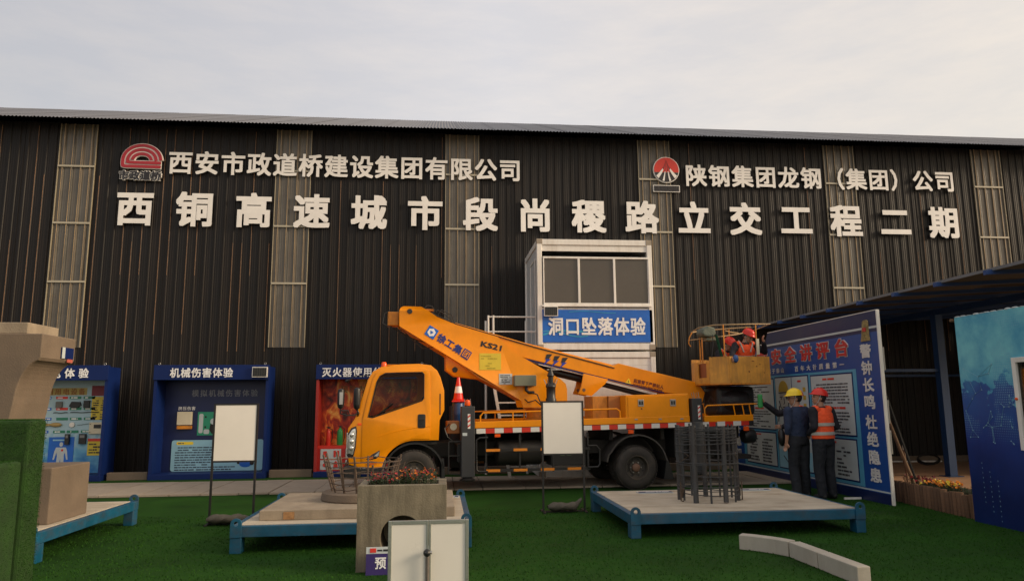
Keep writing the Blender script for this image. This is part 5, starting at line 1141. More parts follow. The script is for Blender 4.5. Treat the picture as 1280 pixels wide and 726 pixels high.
# folding whiteboard in the foreground
loc = (-.07, 5.2, 0)
t = thing('folding_whiteboard', loc, 'grey framed two panel whiteboard on a pole in the foreground', 'whiteboard')
a0, a1, z0, z1 = -.345, .207, .11, .755
for xa, xb, w_ in ((a0, a0+.024, 0), (a1-.024, a1, 0), (-.085, -.0695, 1), (-.0675, -.052, 1)): MB(loc).box(xa, xb, 5.198, 5.222, z0, z1).build('frame_stile', alu, t, bev=.003)
for xa, xb in ((a0+.0242, -.0852), (-.0518, a1-.0242)):
    for za, zb in ((z1-.024, z1), (z0, z0+.024)): MB(loc).box(xa, xb, 5.199, 5.221, za, zb).build('frame_rail', alu, t, bev=.002)
    MB(loc).box(xa, xb, 5.206, 5.214, z0+.0242, z1-.0242).build('white_panel', M('whiteboard_face', (.72, .70, .64), .3, var=.03, bump=0), t)
MB(loc).tube([(-.075, 5.17, 0.02), (-.075, 5.17, .53)], .014, 12).build('support_pole', M('pole_brown_grey', (.20, .17, .15), .4, metal=.5), t, smooth=True)
q = MB(loc).ell((-.078, 5.165, .545), (.026, .026, .026)).build('clamp_knob', blackp, t, smooth=True)
MB(loc).lathe([(.008, -.035), (.012, -.03), (.012, .0)], (-.045, 5.165, .548), 10, 'x').build('clamp_screw', steel, q)
for a in (200, 340, 90): MB(loc).tube([(-.075, 5.17, .12), (-.075+.26*cos(radians(a)), 5.17+.26*sin(radians(a)), .012)], .010, 8).build('tripod_leg', blackp, t, smooth=True)

# ------------------------------------------------------------------ loose kerb stones
def kerb(pts_l, pts_r, label):
    n = len(pts_l); c_ = Vector((sum(p[0] for p in pts_l)/n, sum(p[1] for p in pts_l)/n, 0))
    f = MB(c_); f.prism(list(pts_l)+list(reversed(pts_r)), .0, .150, 'z'); o = f.build('kerb_stone', M('kerb_stone', (.42, .385, .32), .8, var=.1, bump=.25, bscale=60, dirt=(.26, .22, .17), damt=.4), None, bev=.008)
    tag(o, label, 'kerb stone', 'kerb stones laid on the lawn'); return o
def off_(pts, d):
    r_ = []
    for i, p in enumerate(pts):
        a = Vector(pts[max(i-1, 0)]); b = Vector(pts[min(i+1, len(pts)-1)]); t_ = (b-a).normalized(); r_.append((p[0]-t_.y*d, p[1]+t_.x*d))
    return r_
c1 = [(3.17, 7.68), (3.27, 7.60), (3.36, 7.50), (3.44, 7.39), (3.505, 7.26)]; kerb(c1, off_(c1, .125), 'curved kerb stone at the far left end of the row on the lawn')
c2 = [(3.508, 7.245), (3.525, 6.735)]; kerb(c2, off_(c2, .125), 'straight middle kerb stone between the curved one and the nearest one')
c3 = [(3.527, 6.72), (3.545, 6.10)]; kerb(c3, off_(c3, .125), 'straight kerb stone nearest the camera at the lower right')

# ------------------------------------------------------------------ large blue notice board standing across the yard (its face looks towards -X)
BX = 6.70; loc = (BX, 13.35, 0)
t = thing('notice_board', loc, 'tall blue notice board with red title and white panels behind the two standing workers', 'notice board')
NB = lambda: MB(loc)
yn, yf_ = 10.45, 16.25
deepb = M('board_blue', (0.012, 0.065, 0.27), 0.4, var=.06, bump=0)
body = NB().box(BX, BX+.04, yn, yf_, .0, 2.60).build('board', deepb, t)
plate_yz(NB(), [[(yn, 2.602), (14.42, 2.602), (14.18, 2.92), (yn, 2.92)]], BX+.02, .04).build('top_board', navy_d, t)
NB().box(BX+.006, BX+.036, 14.45, 16.2, 2.602, 2.72).build('pale_top_strip', white_p, t)
NB().box(BX-.008, BX-.001, yn, 14.40, 2.655, 2.69).build('white_line', print_w, body)
NB().box(BX-.005, BX-.001, 11.10, 15.62, .20, 2.05).build('light_blue_field', frame_bl, body)
NB().box(BX-.005, BX-.001, yn, yf_, .165, .188).build('white_line', print_w, body)
NB().box(BX-.004, BX-.001, yn, yf_, .0, .15).build('navy_band', navy_d, body)
Ym = (0, -1, 0)
rg = random.Random(41)
def panel(ya, yb, za, zb, nm='notice_panel'):
    fr = NB().box(BX-.010, BX-.0055, ya, yb, za, zb).build(nm, navy, t)
    NB().box(BX-.014, BX-.0105, ya+.025, yb-.025, za+.025, zb-.025).build('panel_face', print_w, fr)
    return fr
xs_ = BX-.0165
ink = M('panel_ink', (.06, .065, .08), .5, bump=0)
p = panel(11.20, 12.56, .965, 2.005)
f = NB(); scribble(f, (xs_, 12.14, 1.95), Ym, Z_, .5, 1, .07, .075, rg, 1, .001); scribble(f, (xs_, 12.16, 1.46), Ym, Z_, .72, 1, .07, .05, rg, 1, .001); f.build('red_heading', red2, p)
f = NB(); scribble(f, (xs_, 12.42, 1.85), Ym, Z_, 1.1, 7, .052, .028, rg, .9, .001); scribble(f, (xs_, 12.42, 1.37), Ym, Z_, 1.1, 7, .052, .028, rg, .9, .001); f.build('text_marks', ink, p)
p = panel(11.22, 12.58, .25, .93)
f = NB(); scribble(f, (xs_, 12.2, .89), Ym, Z_, .6, 1, .07, .06, rg, 1, .001); f.build('red_heading', red2, p)
f = NB(); scribble(f, (xs_, 12.45, .80), Ym, Z_, .40, 8, .062, .04, rg, .9, .001); scribble(f, (xs_, 11.85, .80), Ym, Z_, .45, 8, .062, .04, rg, .9, .001); f.build('text_marks', ink, p)
p = panel(14.03, 15.50, .965, 2.005)
f = NB(); scribble(f, (xs_, 15.0, 1.95), Ym, Z_, .5, 1, .07, .075, rg, 1, .001); scribble(f, (xs_, 14.95, 1.44), Ym, Z_, .5, 1, .07, .06, rg, 1, .001); f.build('red_heading', red2, p)
f = NB(); scribble(f, (xs_, 15.35, 1.86), Ym, Z_, 1.15, 8, .05, .03, rg, .9, .001); scribble(f, (xs_, 15.35, 1.36), Ym, Z_, 1.15, 7, .05, .03, rg, .9, .001); f.build('text_marks', ink, p)
p = panel(14.05, 15.48, .25, .93)
f = NB(); scribble(f, (xs_, 15.3, .90), Ym, Z_, 1.1, 1, .06, .05, rg, 1, .001); f.build('red_heading', red2, p)
f = NB(); scribble(f, (xs_, 15.3, .80), Ym, Z_, .45, 8, .062, .04, rg, .95, .001); scribble(f, (xs_, 14.7, .80), Ym, Z_, .5, 8, .062, .04, rg, .95, .001); f.build('text_marks', ink, p)
p = panel(12.64, 13.97, .25, 2.02)
NB().box(xs_-.001, xs_+.002, 13.26, 13.275, 1.1, 1.99).build('divider', navy, p)
NB().box(xs_-.001, xs_+.002, 12.67, 13.94, .28, .62).build('drawing_field', sky_blue, p)
f = NB(); plate_yz(f, [rrect(13.44, 13.78, 1.40, 1.84, .12)], xs_, .003); f.build('drawn_face', M('face_print', (.42, .40, .36), .5, bump=0), p)
f = NB(); plate_yz(f, [arc(13.61, 1.74, .20, -5, 185, 14)], xs_-.003, .003); f.build('drawn_helmet', M('drawn_yellow', (.50, .33, .04), .5, bump=0), p)
f = NB()
for seg in ([(13.40, 1.72), (13.80, 1.70)], [(13.41, 1.70), (13.42, 1.45), (13.5, 1.37), (13.62, 1.36), (13.74, 1.42), (13.80, 1.55)], [(13.46, 1.62), (13.55, 1.64)], [(13.66, 1.63), (13.76, 1.62)], [(13.60, 1.6), (13.58, 1.5), (13.62, 1.49)], [(13.52, 1.43), (13.66, 1.43)], [(13.42, 1.4), (13.32, 1.15)], [(13.80, 1.45), (13.88, 1.15)], [(13.40, .95), (13.40, .70)], [(13.55, .95), (13.55, .70)], [(13.75, .5), (13.6, .4), (13.5, .32)], [(13.45, .5), (13.3, .36)]): f.tube([(xs_-.004, a, b) for a, b in seg], .009, 5)
f.ell((xs_-.002, 13.50, 1.60), (.003, .022, .014)); f.ell((xs_-.002, 13.71, 1.59), (.003, .022, .014)); f.build('drawn_line', darkink, p)
f = NB(); scribble(f, (xs_, 13.18, 1.95), Ym, Z_, .42, 1, .08, .07, rg, 1, .001); scribble(f, (xs_, 13.85, 1.06), Ym, Z_, .7, 1, .07, .08, rg, 1, .001); f.build('red_heading', red2, p)
for (yy, zz) in ((12.80, 1.75), (12.80, 1.60), (12.80, 1.45), (12.82, 1.28), (13.16, 1.72)): NB().box(xs_-.001, xs_+.002, yy-.05, yy+.05, zz-.035, zz+.045).build('yellow_square', M('drawn_yellow', (.50, .33, .04)), p)
f = NB()
for seg in ([(13.12, 1.6), (12.98, 1.75), (12.9, 1.65)], [(13.1, 1.75), (13.02, 1.68)], [(13.1, 1.3), (12.98, 1.38), (12.95, 1.25)]): f.tube([(xs_-.003, a, b) for a, b in seg], .007, 5)
f.build('drawn_line', darkink, p)
f = NB(); scribble(f, (xs_, 13.2, 1.18), Ym, Z_, .5, 3, .05, .03, rg, .9, .001); scribble(f, (xs_, 13.85, .92), Ym, Z_, 1.1, 5, .05, .03, rg, .8, .001); f.build('text_marks', ink, p)
ttl = '班前安全讲评台'
ow = M('outline_white', (.62, .60, .58), .5, bump=0); tr_ = M('title_red', (.50, .03, .03), .5, bump=0)
for i, ch in enumerate(ttl):
    yc = 11.47+.595*(len(ttl)-1-i)
    f = NB(); put_text(f, ch, (BX-.004, yc+.22, 2.265), Ym, Z_, .44, .31, .003, .060); oc = f.build('title_outline', ow, body)
    f = NB(); put_text(f, ch, (BX-.012, yc+.22, 2.265), Ym, Z_, .44, .31, .003, .030); f.build('character', tr_, oc)
chars(NB, body, ow, '安全责任重于泰山', (BX-.004, 15.02, 2.09), Ym, Z_, .135, .105, .003, .02, .19)
chars(NB, body, ow, '百年大计质量第一', (BX-.004, 13.12, 2.09), Ym, Z_, .14, .105, .003, .02, .222)
for col, s_ in ((10.79, '警钟长鸣杜绝隐患'), (15.93, '安全生产责任意识')):
    for ch, zc in zip(s_, (2.32, 2.055, 1.79, 1.525, 1.215, .95, .68, .41)): chars(NB, body, ow, ch, (BX-.004, col+.15, zc-.115), Ym, Z_, .30, .225, .003, .028)
f = NB(); f.lathe([(.05, 2.80), (.085, 2.78), (.095, 2.7), (.11, 2.56), (.135, 2.47), (.12, 2.47)], (BX-.01, 10.75, 0), 20)
f.v = [((BX-.006)+(v[0]-BX)*.12, v[1]-(v[2]-2.6)*.08, v[2]) for v in f.v]
q = f.build('bronze_bell_picture', M('bronze_print', (.26, .19, .07), .45, var=.6, scale=22, bump=.5), t, smooth=True)
NB().box(BX-.03, BX-.024, 10.70, 10.79, 2.62, 2.68).build('red_patch', M('title_red', (.50, .03, .03)), q)
NB().box(BX-.004, BX+.045, yn-.030, yn-.002, 0, 2.93).build('edge_post', white_p, t, bev=.004)
NB().box(BX-.002, BX+.06, yn, 14.18, 2.923, 2.935).build('top_trim', white_p, t)
for yy in (10.6, 12.5, 14.4, 16.1):
    NB().box(BX+.045, BX+.095, yy, yy+.05, 0, 2.6).build('rear_post', white_p, t)
    NB().tube([(BX+.09, yy+.02, 1.9), (BX+.62, yy+.02, .02)], .02, 6).build('rear_brace', black, t)
NB().box(BX-.30, BX-.02, 11.2, 11.23, .0, .03).build('foot_bar', white_p, t)
for i, zz in enumerate((2.0, 1.2, .75)): NB().box(BX+.046, BX+.066, yn-.035, yn+.02, zz, zz+.35).build('loose_tape', M('dirty_tape', (.38, .36, .32), .7), t)

# ------------------------------------------------------------------ open sided shelter at the right
loc = (10.4, 14.1, 0)
t = thing('open_shelter', loc, 'dark corrugated lean-to shelter on blue steel posts at the right edge', 'shelter')
NB = lambda: MB(loc)
shroof = M('shelter_sheet', (.055, .052, .055), .55, var=.2, rand=.15)
def sh_sheet(x0_, x1_, z0_, z1_, w):
    mb = MB(); n = 9*6; h = lambda i: .016*cos(2*pi*i/6)
    top = [(x0_, w*i/n, z0_+h(i)) for i in range(n+1)]+[(x1_, w*i/n, z1_+h(i)) for i in range(n+1)]
    bot = [(x, y, z-.006) for x, y, z in top]
    N2 = n+1; fs = []
    for i in range(n): fs += [(i, i+1, N2+i+1, N2+i), (2*N2+i, 3*N2+i, 3*N2+i+1, 2*N2+i+1), (i, 2*N2+i, 2*N2+i+1, i+1)]
    mb.add(top+bot, fs); return mb.data('roof_sheet', shroof, smooth=True)
s1 = sh_sheet(7.70-10.4, 9.02-10.4, 3.345, 3.42, .9); s2 = sh_sheet(8.95-10.4, 15.2-10.4, 3.455, 3.82, .9)
for i in range(14):
    inst('roof_sheet', s1, t, (0, 4.9-14.1+.9*i, 0)); inst('roof_sheet', s2, t, (0, 4.9-14.1+.9*i, 0))
MB(loc).box(7.685, 7.70, 4.9, 17.45, 3.325, 3.368).build('edge_trim', M('trim_grey', (.16, .16, .17), .5), t)
for i in range(12):
    yy = 5.0+1.05*i
    f = NB(); f.add([(7.60, yy, 3.27), (7.60, yy+.07, 3.27), (7.60, yy+.07, 3.335), (7.60, yy, 3.335), (15.1, yy, 3.66), (15.1, yy+.07, 3.66), (15.1, yy+.07, 3.76), (15.1, yy, 3.76)], [(0, 1, 2, 3), (4, 7, 6, 5), (0, 4, 5, 1), (1, 5, 6, 2), (2, 6, 7, 3), (3, 7, 4, 0)]); f.build('rafter', M('rafter_blue', (.02, .06, .20), .5), t)
for xx in (10.3, 14.6):
    for yy in (5.2, 9.6, 14.02, 17.25):
        NB().box(xx, xx+.16, yy, yy+.16, .012, 3.30 if xx < 12 else 3.5).build('post', blue_post, t)
        NB().box(xx-.08, xx+.24, yy-.08, yy+.24, .008, .02).build('base_plate', blue_post, t)
NB().box(10.34, 10.42, 5.0, 17.4, 3.30, 3.42).build('eave_beam', blue_post, t)
NB().box(7.66, 10.299, 14.07, 14.13, 2.12, 2.18).build('tie_rail', blue_post, t)
NB().box(10.30, 14.6, 17.2, 17.26, 2.12, 2.18).build('tie_rail', blue_post, t)
NB().box(9.2, 14.8, 17.36, 17.42, .012, .16).build('wall_foot', conc_side, t)
NB().box(15.1, 15.14, 12.6, 17.4, 0.01, 3.7).build('sun_block_wall', clad, t)  # unseen wall added to keep the low sun off the back wall
o = MB((11.8, 17.2, .03)).tube([(11.15, 17.3, .04), (12.4, 17.15, .04)], .02, 8).build('white_pipe', white_p); tag(o, 'long white pipe lying on the tan floor at the back of the shelter', 'pipe')
# coil of hose and a short stick at the back of the shelter
loc = (11.6, 16.3, .02); f = MB(loc)
f.tube([(11.6+.26*cos(a*.5)*(1-.004*a), 16.5+.22*sin(a*.5), .03+.10*(1+sin(a*.5+.6))+.001*a) for a in range(50)], .014, 6)
for a in (2, 20, 40): pass
o = f.build('hose_coil', black, smooth=True); tag(o, 'black coil of hose standing on the shelter floor behind the flowers', 'hose')
loc = (8.75, 13.1, 0); f = MB(loc); f.tube([(8.75, 13.1, .006), (8.73, 13.1, .62)], .02, 8); o = f.build('short_stake', M('stake_brown', (.16, .09, .05), .8)); tag(o, 'short stake with a pale tip standing beside the leaning pole', 'stake')
MB(loc).tube([(8.73, 13.1, .621), (8.73, 13.1, .70)], .024, 8).build('tip', cream, o)
bpy.data.objects[o.name].children[0].location = (0, 0, 0)
loc = (8.4, 12.5, 0); t = thing('wooden_pole', loc, 'brown wooden pole leaning towards the notice board behind the flower bed', 'pole')
MB(loc).tube([(8.48, 12.5, .03), (8.2, 12.4, .65), (7.92, 12.3, 1.32)], [.035, .03, .027], 8).build('shaft', M('pole_wood', (.20, .13, .08), .8, var=.2, scale=10), t, smooth=True)
MB(loc).box(8.44, 8.50, 12.3, 12.7, .008, .05).build('head', wood, t)
# ------------------------------------------------------------------ flower bed edged with upright logs
loc = (7.05, 10.0, 0); t = thing('log_edging', loc, 'low edging of dark upright logs round the flower bed beneath the shelter', 'log edging')
rg = random.Random(52); lm = []
for r in (.034, .04, .046):
    f = MB(); f.lathe([(r, 0), (r, .97), (r*.8, 1.0)], (0, 0, 0), 9); lm.append((r, f.data('log', wood, smooth=True)))
yy = 8.98
while yy < 10.9:
    r, me = rg.choice(lm); yy += r
    o = inst('log', me, t, (6.99-7.05+(yy-8.98)*.055+rg.uniform(-.008, .008), yy-10.0, 0), (rg.uniform(-.02, .02), rg.uniform(-.03, .03), 0)); o.scale.z = rg.uniform(.285, .325); yy += r
MB(loc).box(7.05, 7.10, 10.92, 11.04, 0, .30).build('end_board', cream, t)
loc = (7.4, 10.0, 0); o = MB(loc).box(7.12, 7.75, 9.0, 10.98, 0, .25).build('flower_bed_soil', soil); tag(o, kind='structure')
rg = random.Random(61)
flowers('flowers', (7.4, 10.6, .25), [(rg.uniform(7.12, 7.5), rg.uniform(10.35, 10.9), .25) for _ in range(45)], 'dark red flowers at the far end of the log edged bed beside the notice board', .14, [(fl_pk, 3), (fl_red, 3)], 1, rg, .05, 1.7)
flowers('flowers', (7.4, 10.0, .25), [(rg.uniform(7.12, 7.4), rg.uniform(9.75, 10.35), .25) for _ in range(70)], 'bright orange marigolds in the middle of the log edged bed', .13, [(M('marigold', (.85, .26, .01), .6, var=.25, scale=30, bump=0), 5), (yellow, 1)], 1, rg, .05, 2.0)
flowers('flowers', (7.4, 9.3, .25), [(rg.uniform(7.12, 7.4), rg.uniform(9.02, 9.75), .25) for _ in range(60)], 'sparse orange flowers in the log edged bed next to the map print hoarding', .08, [(fl_or, 1.2), (leaf, 5)], 1, rg)

# ------------------------------------------------------------------ printed hoarding with map, window in it
HX = 6.87; loc = (HX, 8.98, 0)
t = thing('map_hoarding', loc, 'blue hoarding with a dotted map print at the right edge', 'hoarding')
NB = lambda: MB(loc)
hm = bpy.data.materials.new('map_print'); hm.use_nodes = True; n = hm.node_tree.nodes; l = hm.node_tree.links.new; p = n['Principled BSDF']; p.inputs['Roughness'].default_value = .38
def N(t_, **k):
    q = n.new(t_)
    for a, b in k.items(): setattr(q, a, b)
    return q
tcn = N('ShaderNodeTexCoord'); sep = N('ShaderNodeSeparateXYZ'); l(tcn.outputs['Object'], sep.inputs[0])
g1 = N('ShaderNodeMapRange'); g1.inputs[1].default_value = 0.3; g1.inputs[2].default_value = 2.6; l(sep.outputs['Z'], g1.inputs[0])
ns = N('ShaderNodeTexNoise'); ns.inputs['Scale'].default_value = 1.6; ns.inputs['Detail'].default_value = 9; ns.inputs['Roughness'].default_value = .6; l(tcn.outputs['Object'], ns.inputs['Vector'])
ad = N('ShaderNodeMath', operation='MULTIPLY_ADD'); ad.inputs[1].default_value = .55; l(ns.outputs[0], ad.inputs[0]); l(g1.outputs[0], ad.inputs[2])
rp = N('ShaderNodeValToRGB'); l(ad.outputs[0], rp.inputs[0])
cs = [(.30, (.004, .016, .10)), (.60, (.006, .04, .22)), (.85, (.008, .09, .33)), (1.0, (.03, .30, .52))]
E_ = rp.color_ramp.elements; E_[0].position = .30; E_[0].color = (*cs[0][1], 1); E_[1].position = 1.0; E_[1].color = (*cs[3][1], 1)
for q, c_ in cs[1:3]: e = E_.new(q); e.color = (*c_, 1)
# land mass (bright teal) and dotted field
ns2 = N('ShaderNodeTexNoise'); ns2.inputs['Scale'].default_value = 1.15; ns2.inputs['Detail'].default_value = 12; ns2.inputs['Roughness'].default_value = .58
mpp = N('ShaderNodeMapping'); mpp.inputs[1].default_value = (0, 1.7, .35); l(tcn.outputs['Object'], mpp.inputs[0]); l(mpp.outputs[0], ns2.inputs['Vector'])
a2 = N('ShaderNodeMath', operation='MULTIPLY_ADD'); a2.inputs[1].default_value = .34; a2.inputs[2].default_value = -.34; l(sep.outputs['Z'], a2.inputs[0])
a3 = N('ShaderNodeMath', operation='ADD'); l(ns2.outputs[0], a3.inputs[0]); l(a2.outputs[0], a3.inputs[1])
land = N('ShaderNodeMapRange'); land.inputs[1].default_value = .70; land.inputs[2].default_value = .715; l(a3.outputs[0], land.inputs[0])
mxl = N('ShaderNodeMix', data_type='RGBA'); l(land.outputs[0], mxl.inputs[0]); l(rp.outputs[0], mxl.inputs[6])
lr = N('ShaderNodeValToRGB'); lr.color_ramp.elements[0].color = (.02, .26, .48, 1); lr.color_ramp.elements[0].position = .35; lr.color_ramp.elements[1].color = (.20, .62, .68, 1); lr.color_ramp.elements[1].position = .65; l(ns.outputs[0], lr.inputs[0]); l(lr.outputs[0], mxl.inputs[7])
vv = N('ShaderNodeVectorMath', operation='SCALE'); vv.inputs[3].default_value = 34; l(tcn.outputs['Object'], vv.inputs[0])
fr = N('ShaderNodeVectorMath', operation='FRACTION'); l(vv.outputs[0], fr.inputs[0])
s2_ = N('ShaderNodeSeparateXYZ'); l(fr.outputs[0], s2_.inputs[0]); cmb = N('ShaderNodeCombineXYZ'); l(s2_.outputs[1], cmb.inputs[0]); l(s2_.outputs[2], cmb.inputs[1])
ds = N('ShaderNodeVectorMath', operation='DISTANCE'); ds.inputs[1].default_value = (.5, .5, 0); l(cmb.outputs[0], ds.inputs[0])
dt = N('ShaderNodeMath', operation='LESS_THAN'); dt.inputs[1].default_value = .24; l(ds.outputs['Value'], dt.inputs[0])
ns3 = N('ShaderNodeTexNoise'); ns3.inputs['Scale'].default_value = 1.5; ns3.inputs['Detail'].default_value = 6; mp3 = N('ShaderNodeMapping'); mp3.inputs[1].default_value = (0, 5.2, 2.0); l(tcn.outputs['Object'], mp3.inputs[0]); l(mp3.outputs[0], ns3.inputs['Vector'])
dm = N('ShaderNodeMapRange'); dm.inputs[1].default_value = .50; dm.inputs[2].default_value = .54; l(ns3.outputs[0], dm.inputs[0])
zc = N('ShaderNodeMapRange'); zc.inputs[1].default_value = 1.0; zc.inputs[2].default_value = 1.35; l(sep.outputs['Z'], zc.inputs[0])
m1 = N('ShaderNodeMath', operation='MULTIPLY'); l(dt.outputs[0], m1.inputs[0]); l(dm.outputs[0], m1.inputs[1]); m2_ = N('ShaderNodeMath', operation='MULTIPLY'); l(m1.outputs[0], m2_.inputs[0]); l(zc.outputs[0], m2_.inputs[1])
m3_ = N('ShaderNodeMath', operation='MULTIPLY'); m3_.inputs[1].default_value = .65; l(m2_.outputs[0], m3_.inputs[0])
mxd = N('ShaderNodeMix', data_type='RGBA'); l(m3_.outputs[0], mxd.inputs[0]); l(mxl.outputs[2], mxd.inputs[6]); mxd.inputs[7].default_value = (.22, .48, .60, 1)
l(mxd.outputs[2], p.inputs['Base Color'])
wy0, wy1, wz0, wz1 = 7.12, 8.06, .95, 2.04
for nm, a in (('printed_sheet', (wy1, 8.98, 0, 2.63)), ('printed_sheet', (5.0, wy0, 0, 2.63)), ('printed_sheet', (wy0, wy1, 0, wz0)), ('printed_sheet', (wy0, wy1, wz1, 2.63))):
    NB().box(HX, HX+.05, *a).build(nm, hm, t)
f = NB()
for za, zb in ((wz0, wz0+.06), (wz1-.06, wz1)): f.box(HX-.03, HX+.04, wy0+.06, wy1-.06, za, zb)
for ya, yb_ in ((wy0, wy0+.06), (wy1-.06, wy1), ((wy0+wy1)/2-.03, (wy0+wy1)/2+.03)): f.box(HX-.031, HX+.041, ya, yb_, wz0, wz1)
wf = f.build('window', white_p, t, bev=.004)
for ya, yb_ in ((wy0+.06, (wy0+wy1)/2-.03), ((wy0+wy1)/2+.03, wy1-.06)): NB().box(HX+.0, HX+.006, ya, yb_, wz0+.06, wz1-.06).build('pane', glassd, wf)
NB().box(HX+.3, HX+.32, 6.9, 8.3, .8, 2.2).build('curtain', M('curtain_brown', (.12, .08, .06), .9), t)
NB().ell((HX-.04, wy1-.03, 1.55), (.018, .018, .018)).build('window_catch', lamp_or, wf, smooth=True)
rg = random.Random(14); nodes = [Vector((HX-.003, rg.uniform(8.1, 8.95), 1.0+abs(rg.gauss(.35, .3)))) for _ in range(34)]
f = NB()
for i, a in enumerate(nodes):
    near = sorted(nodes, key=lambda q: (q-a).length)[1:3]
    for b in near: f.tube([a, b], .0016, 4)
f.build('network_line', M('net_line', (.20, .42, .55), .4, bump=0), t)['kind'] = 'stuff'
f = NB()
for a in nodes: f.obox(a, (.002, 0, 0), (0, .006, 0), (0, 0, .006))
for i in range(3):
    for j in range(9): f.obox((HX-.002, 8.75-.12*i, .75-.06*j-.1*i), (.001, 0, 0), (0, .002, 0), (0, 0, .008))
f.build('network_node', sky_blue, t)['kind'] = 'stuff'
f = NB(); rg = random.Random(3)
for i in range(16): f.ell((HX+.02, 8.95-.11*i+rg.uniform(-.02, .02), 2.635), (.03, .05, rg.uniform(.005, .018)), 8, 5)
f.build('torn_edge', M('torn_white', (.45, .50, .50), .7), t)
NB().tube([(HX-.03, 9.02, 2.60), (HX+.35, 9.02, 2.56)], .022, 8).build('wood_batten', wood, t)

# ------------------------------------------------------------------ people
def remesh(mb, name, mat, parent, vox=.010, smooth_it=6):
    me = mb.data(name, mat, fix=False)
    ob = bpy.data.objects.new('tmp', me); C.objects.link(ob)
    r = ob.modifiers.new('r', 'REMESH'); r.mode = 'VOXEL'; r.voxel_size = vox; r.use_smooth_shade = True
    s_ = ob.modifiers.new('s', 'SMOOTH'); s_.iterations = smooth_it; s_.factor = .5
    dg = bpy.context.evaluated_depsgraph_get(); dg.update()
    m2 = bpy.data.meshes.new_from_object(ob.evaluated_get(dg)); bpy.data.objects.remove(ob)
    m2.name = name; m2.materials.clear(); m2.materials.append(mat)
    o = bpy.data.objects.new(name, m2); C.objects.link(o); o.parent = parent; return o
def chain(mb, pts, rs, n=12):
    """tapered limb with rounded ends"""
    pts = [Vector(p) for p in pts]; P_, R_ = [], []
    for i in range(len(pts)-1):
        for k in range(5):
            q = k/5; P_.append(pts[i].lerp(pts[i+1], q)); R_.append(rs[i]+(rs[i+1]-rs[i])*q)
    P_.append(pts[-1]); R_.append(rs[-1])
    mb.tube(P_, R_, n)
    for p, r in zip(pts, rs): mb.ell(p, r, 12, 8)
def torso(mb, pel, nk, sx, rings, side=(1, 0, 0)):
    """elliptical rings along the spine: (fraction, half width, half depth)"""
    a, b = Vector(pel), Vector(nk); d = (b-a).normalized(); x = Vector(side); x = (x-d*x.dot(d)).normalized(); y = d.cross(x); n = 24; vs = []
    for (q, rx, ry) in rings:
        c = a.lerp(b, q)
        for j in range(n): t_ = 2*pi*j/n; vs.append(c+x*(rx*cos(t_))+y*(ry*sin(t_)))
    m = len(rings); fs = [tuple(range(n))[::-1], tuple((m-1)*n+j for j in range(n))]
    for i in range(m-1):
        for j in range(n): fs.append((i*n+j, i*n+(j+1) % n, (i+1)*n+(j+1) % n, (i+1)*n+j))
    mb.add(vs, fs)
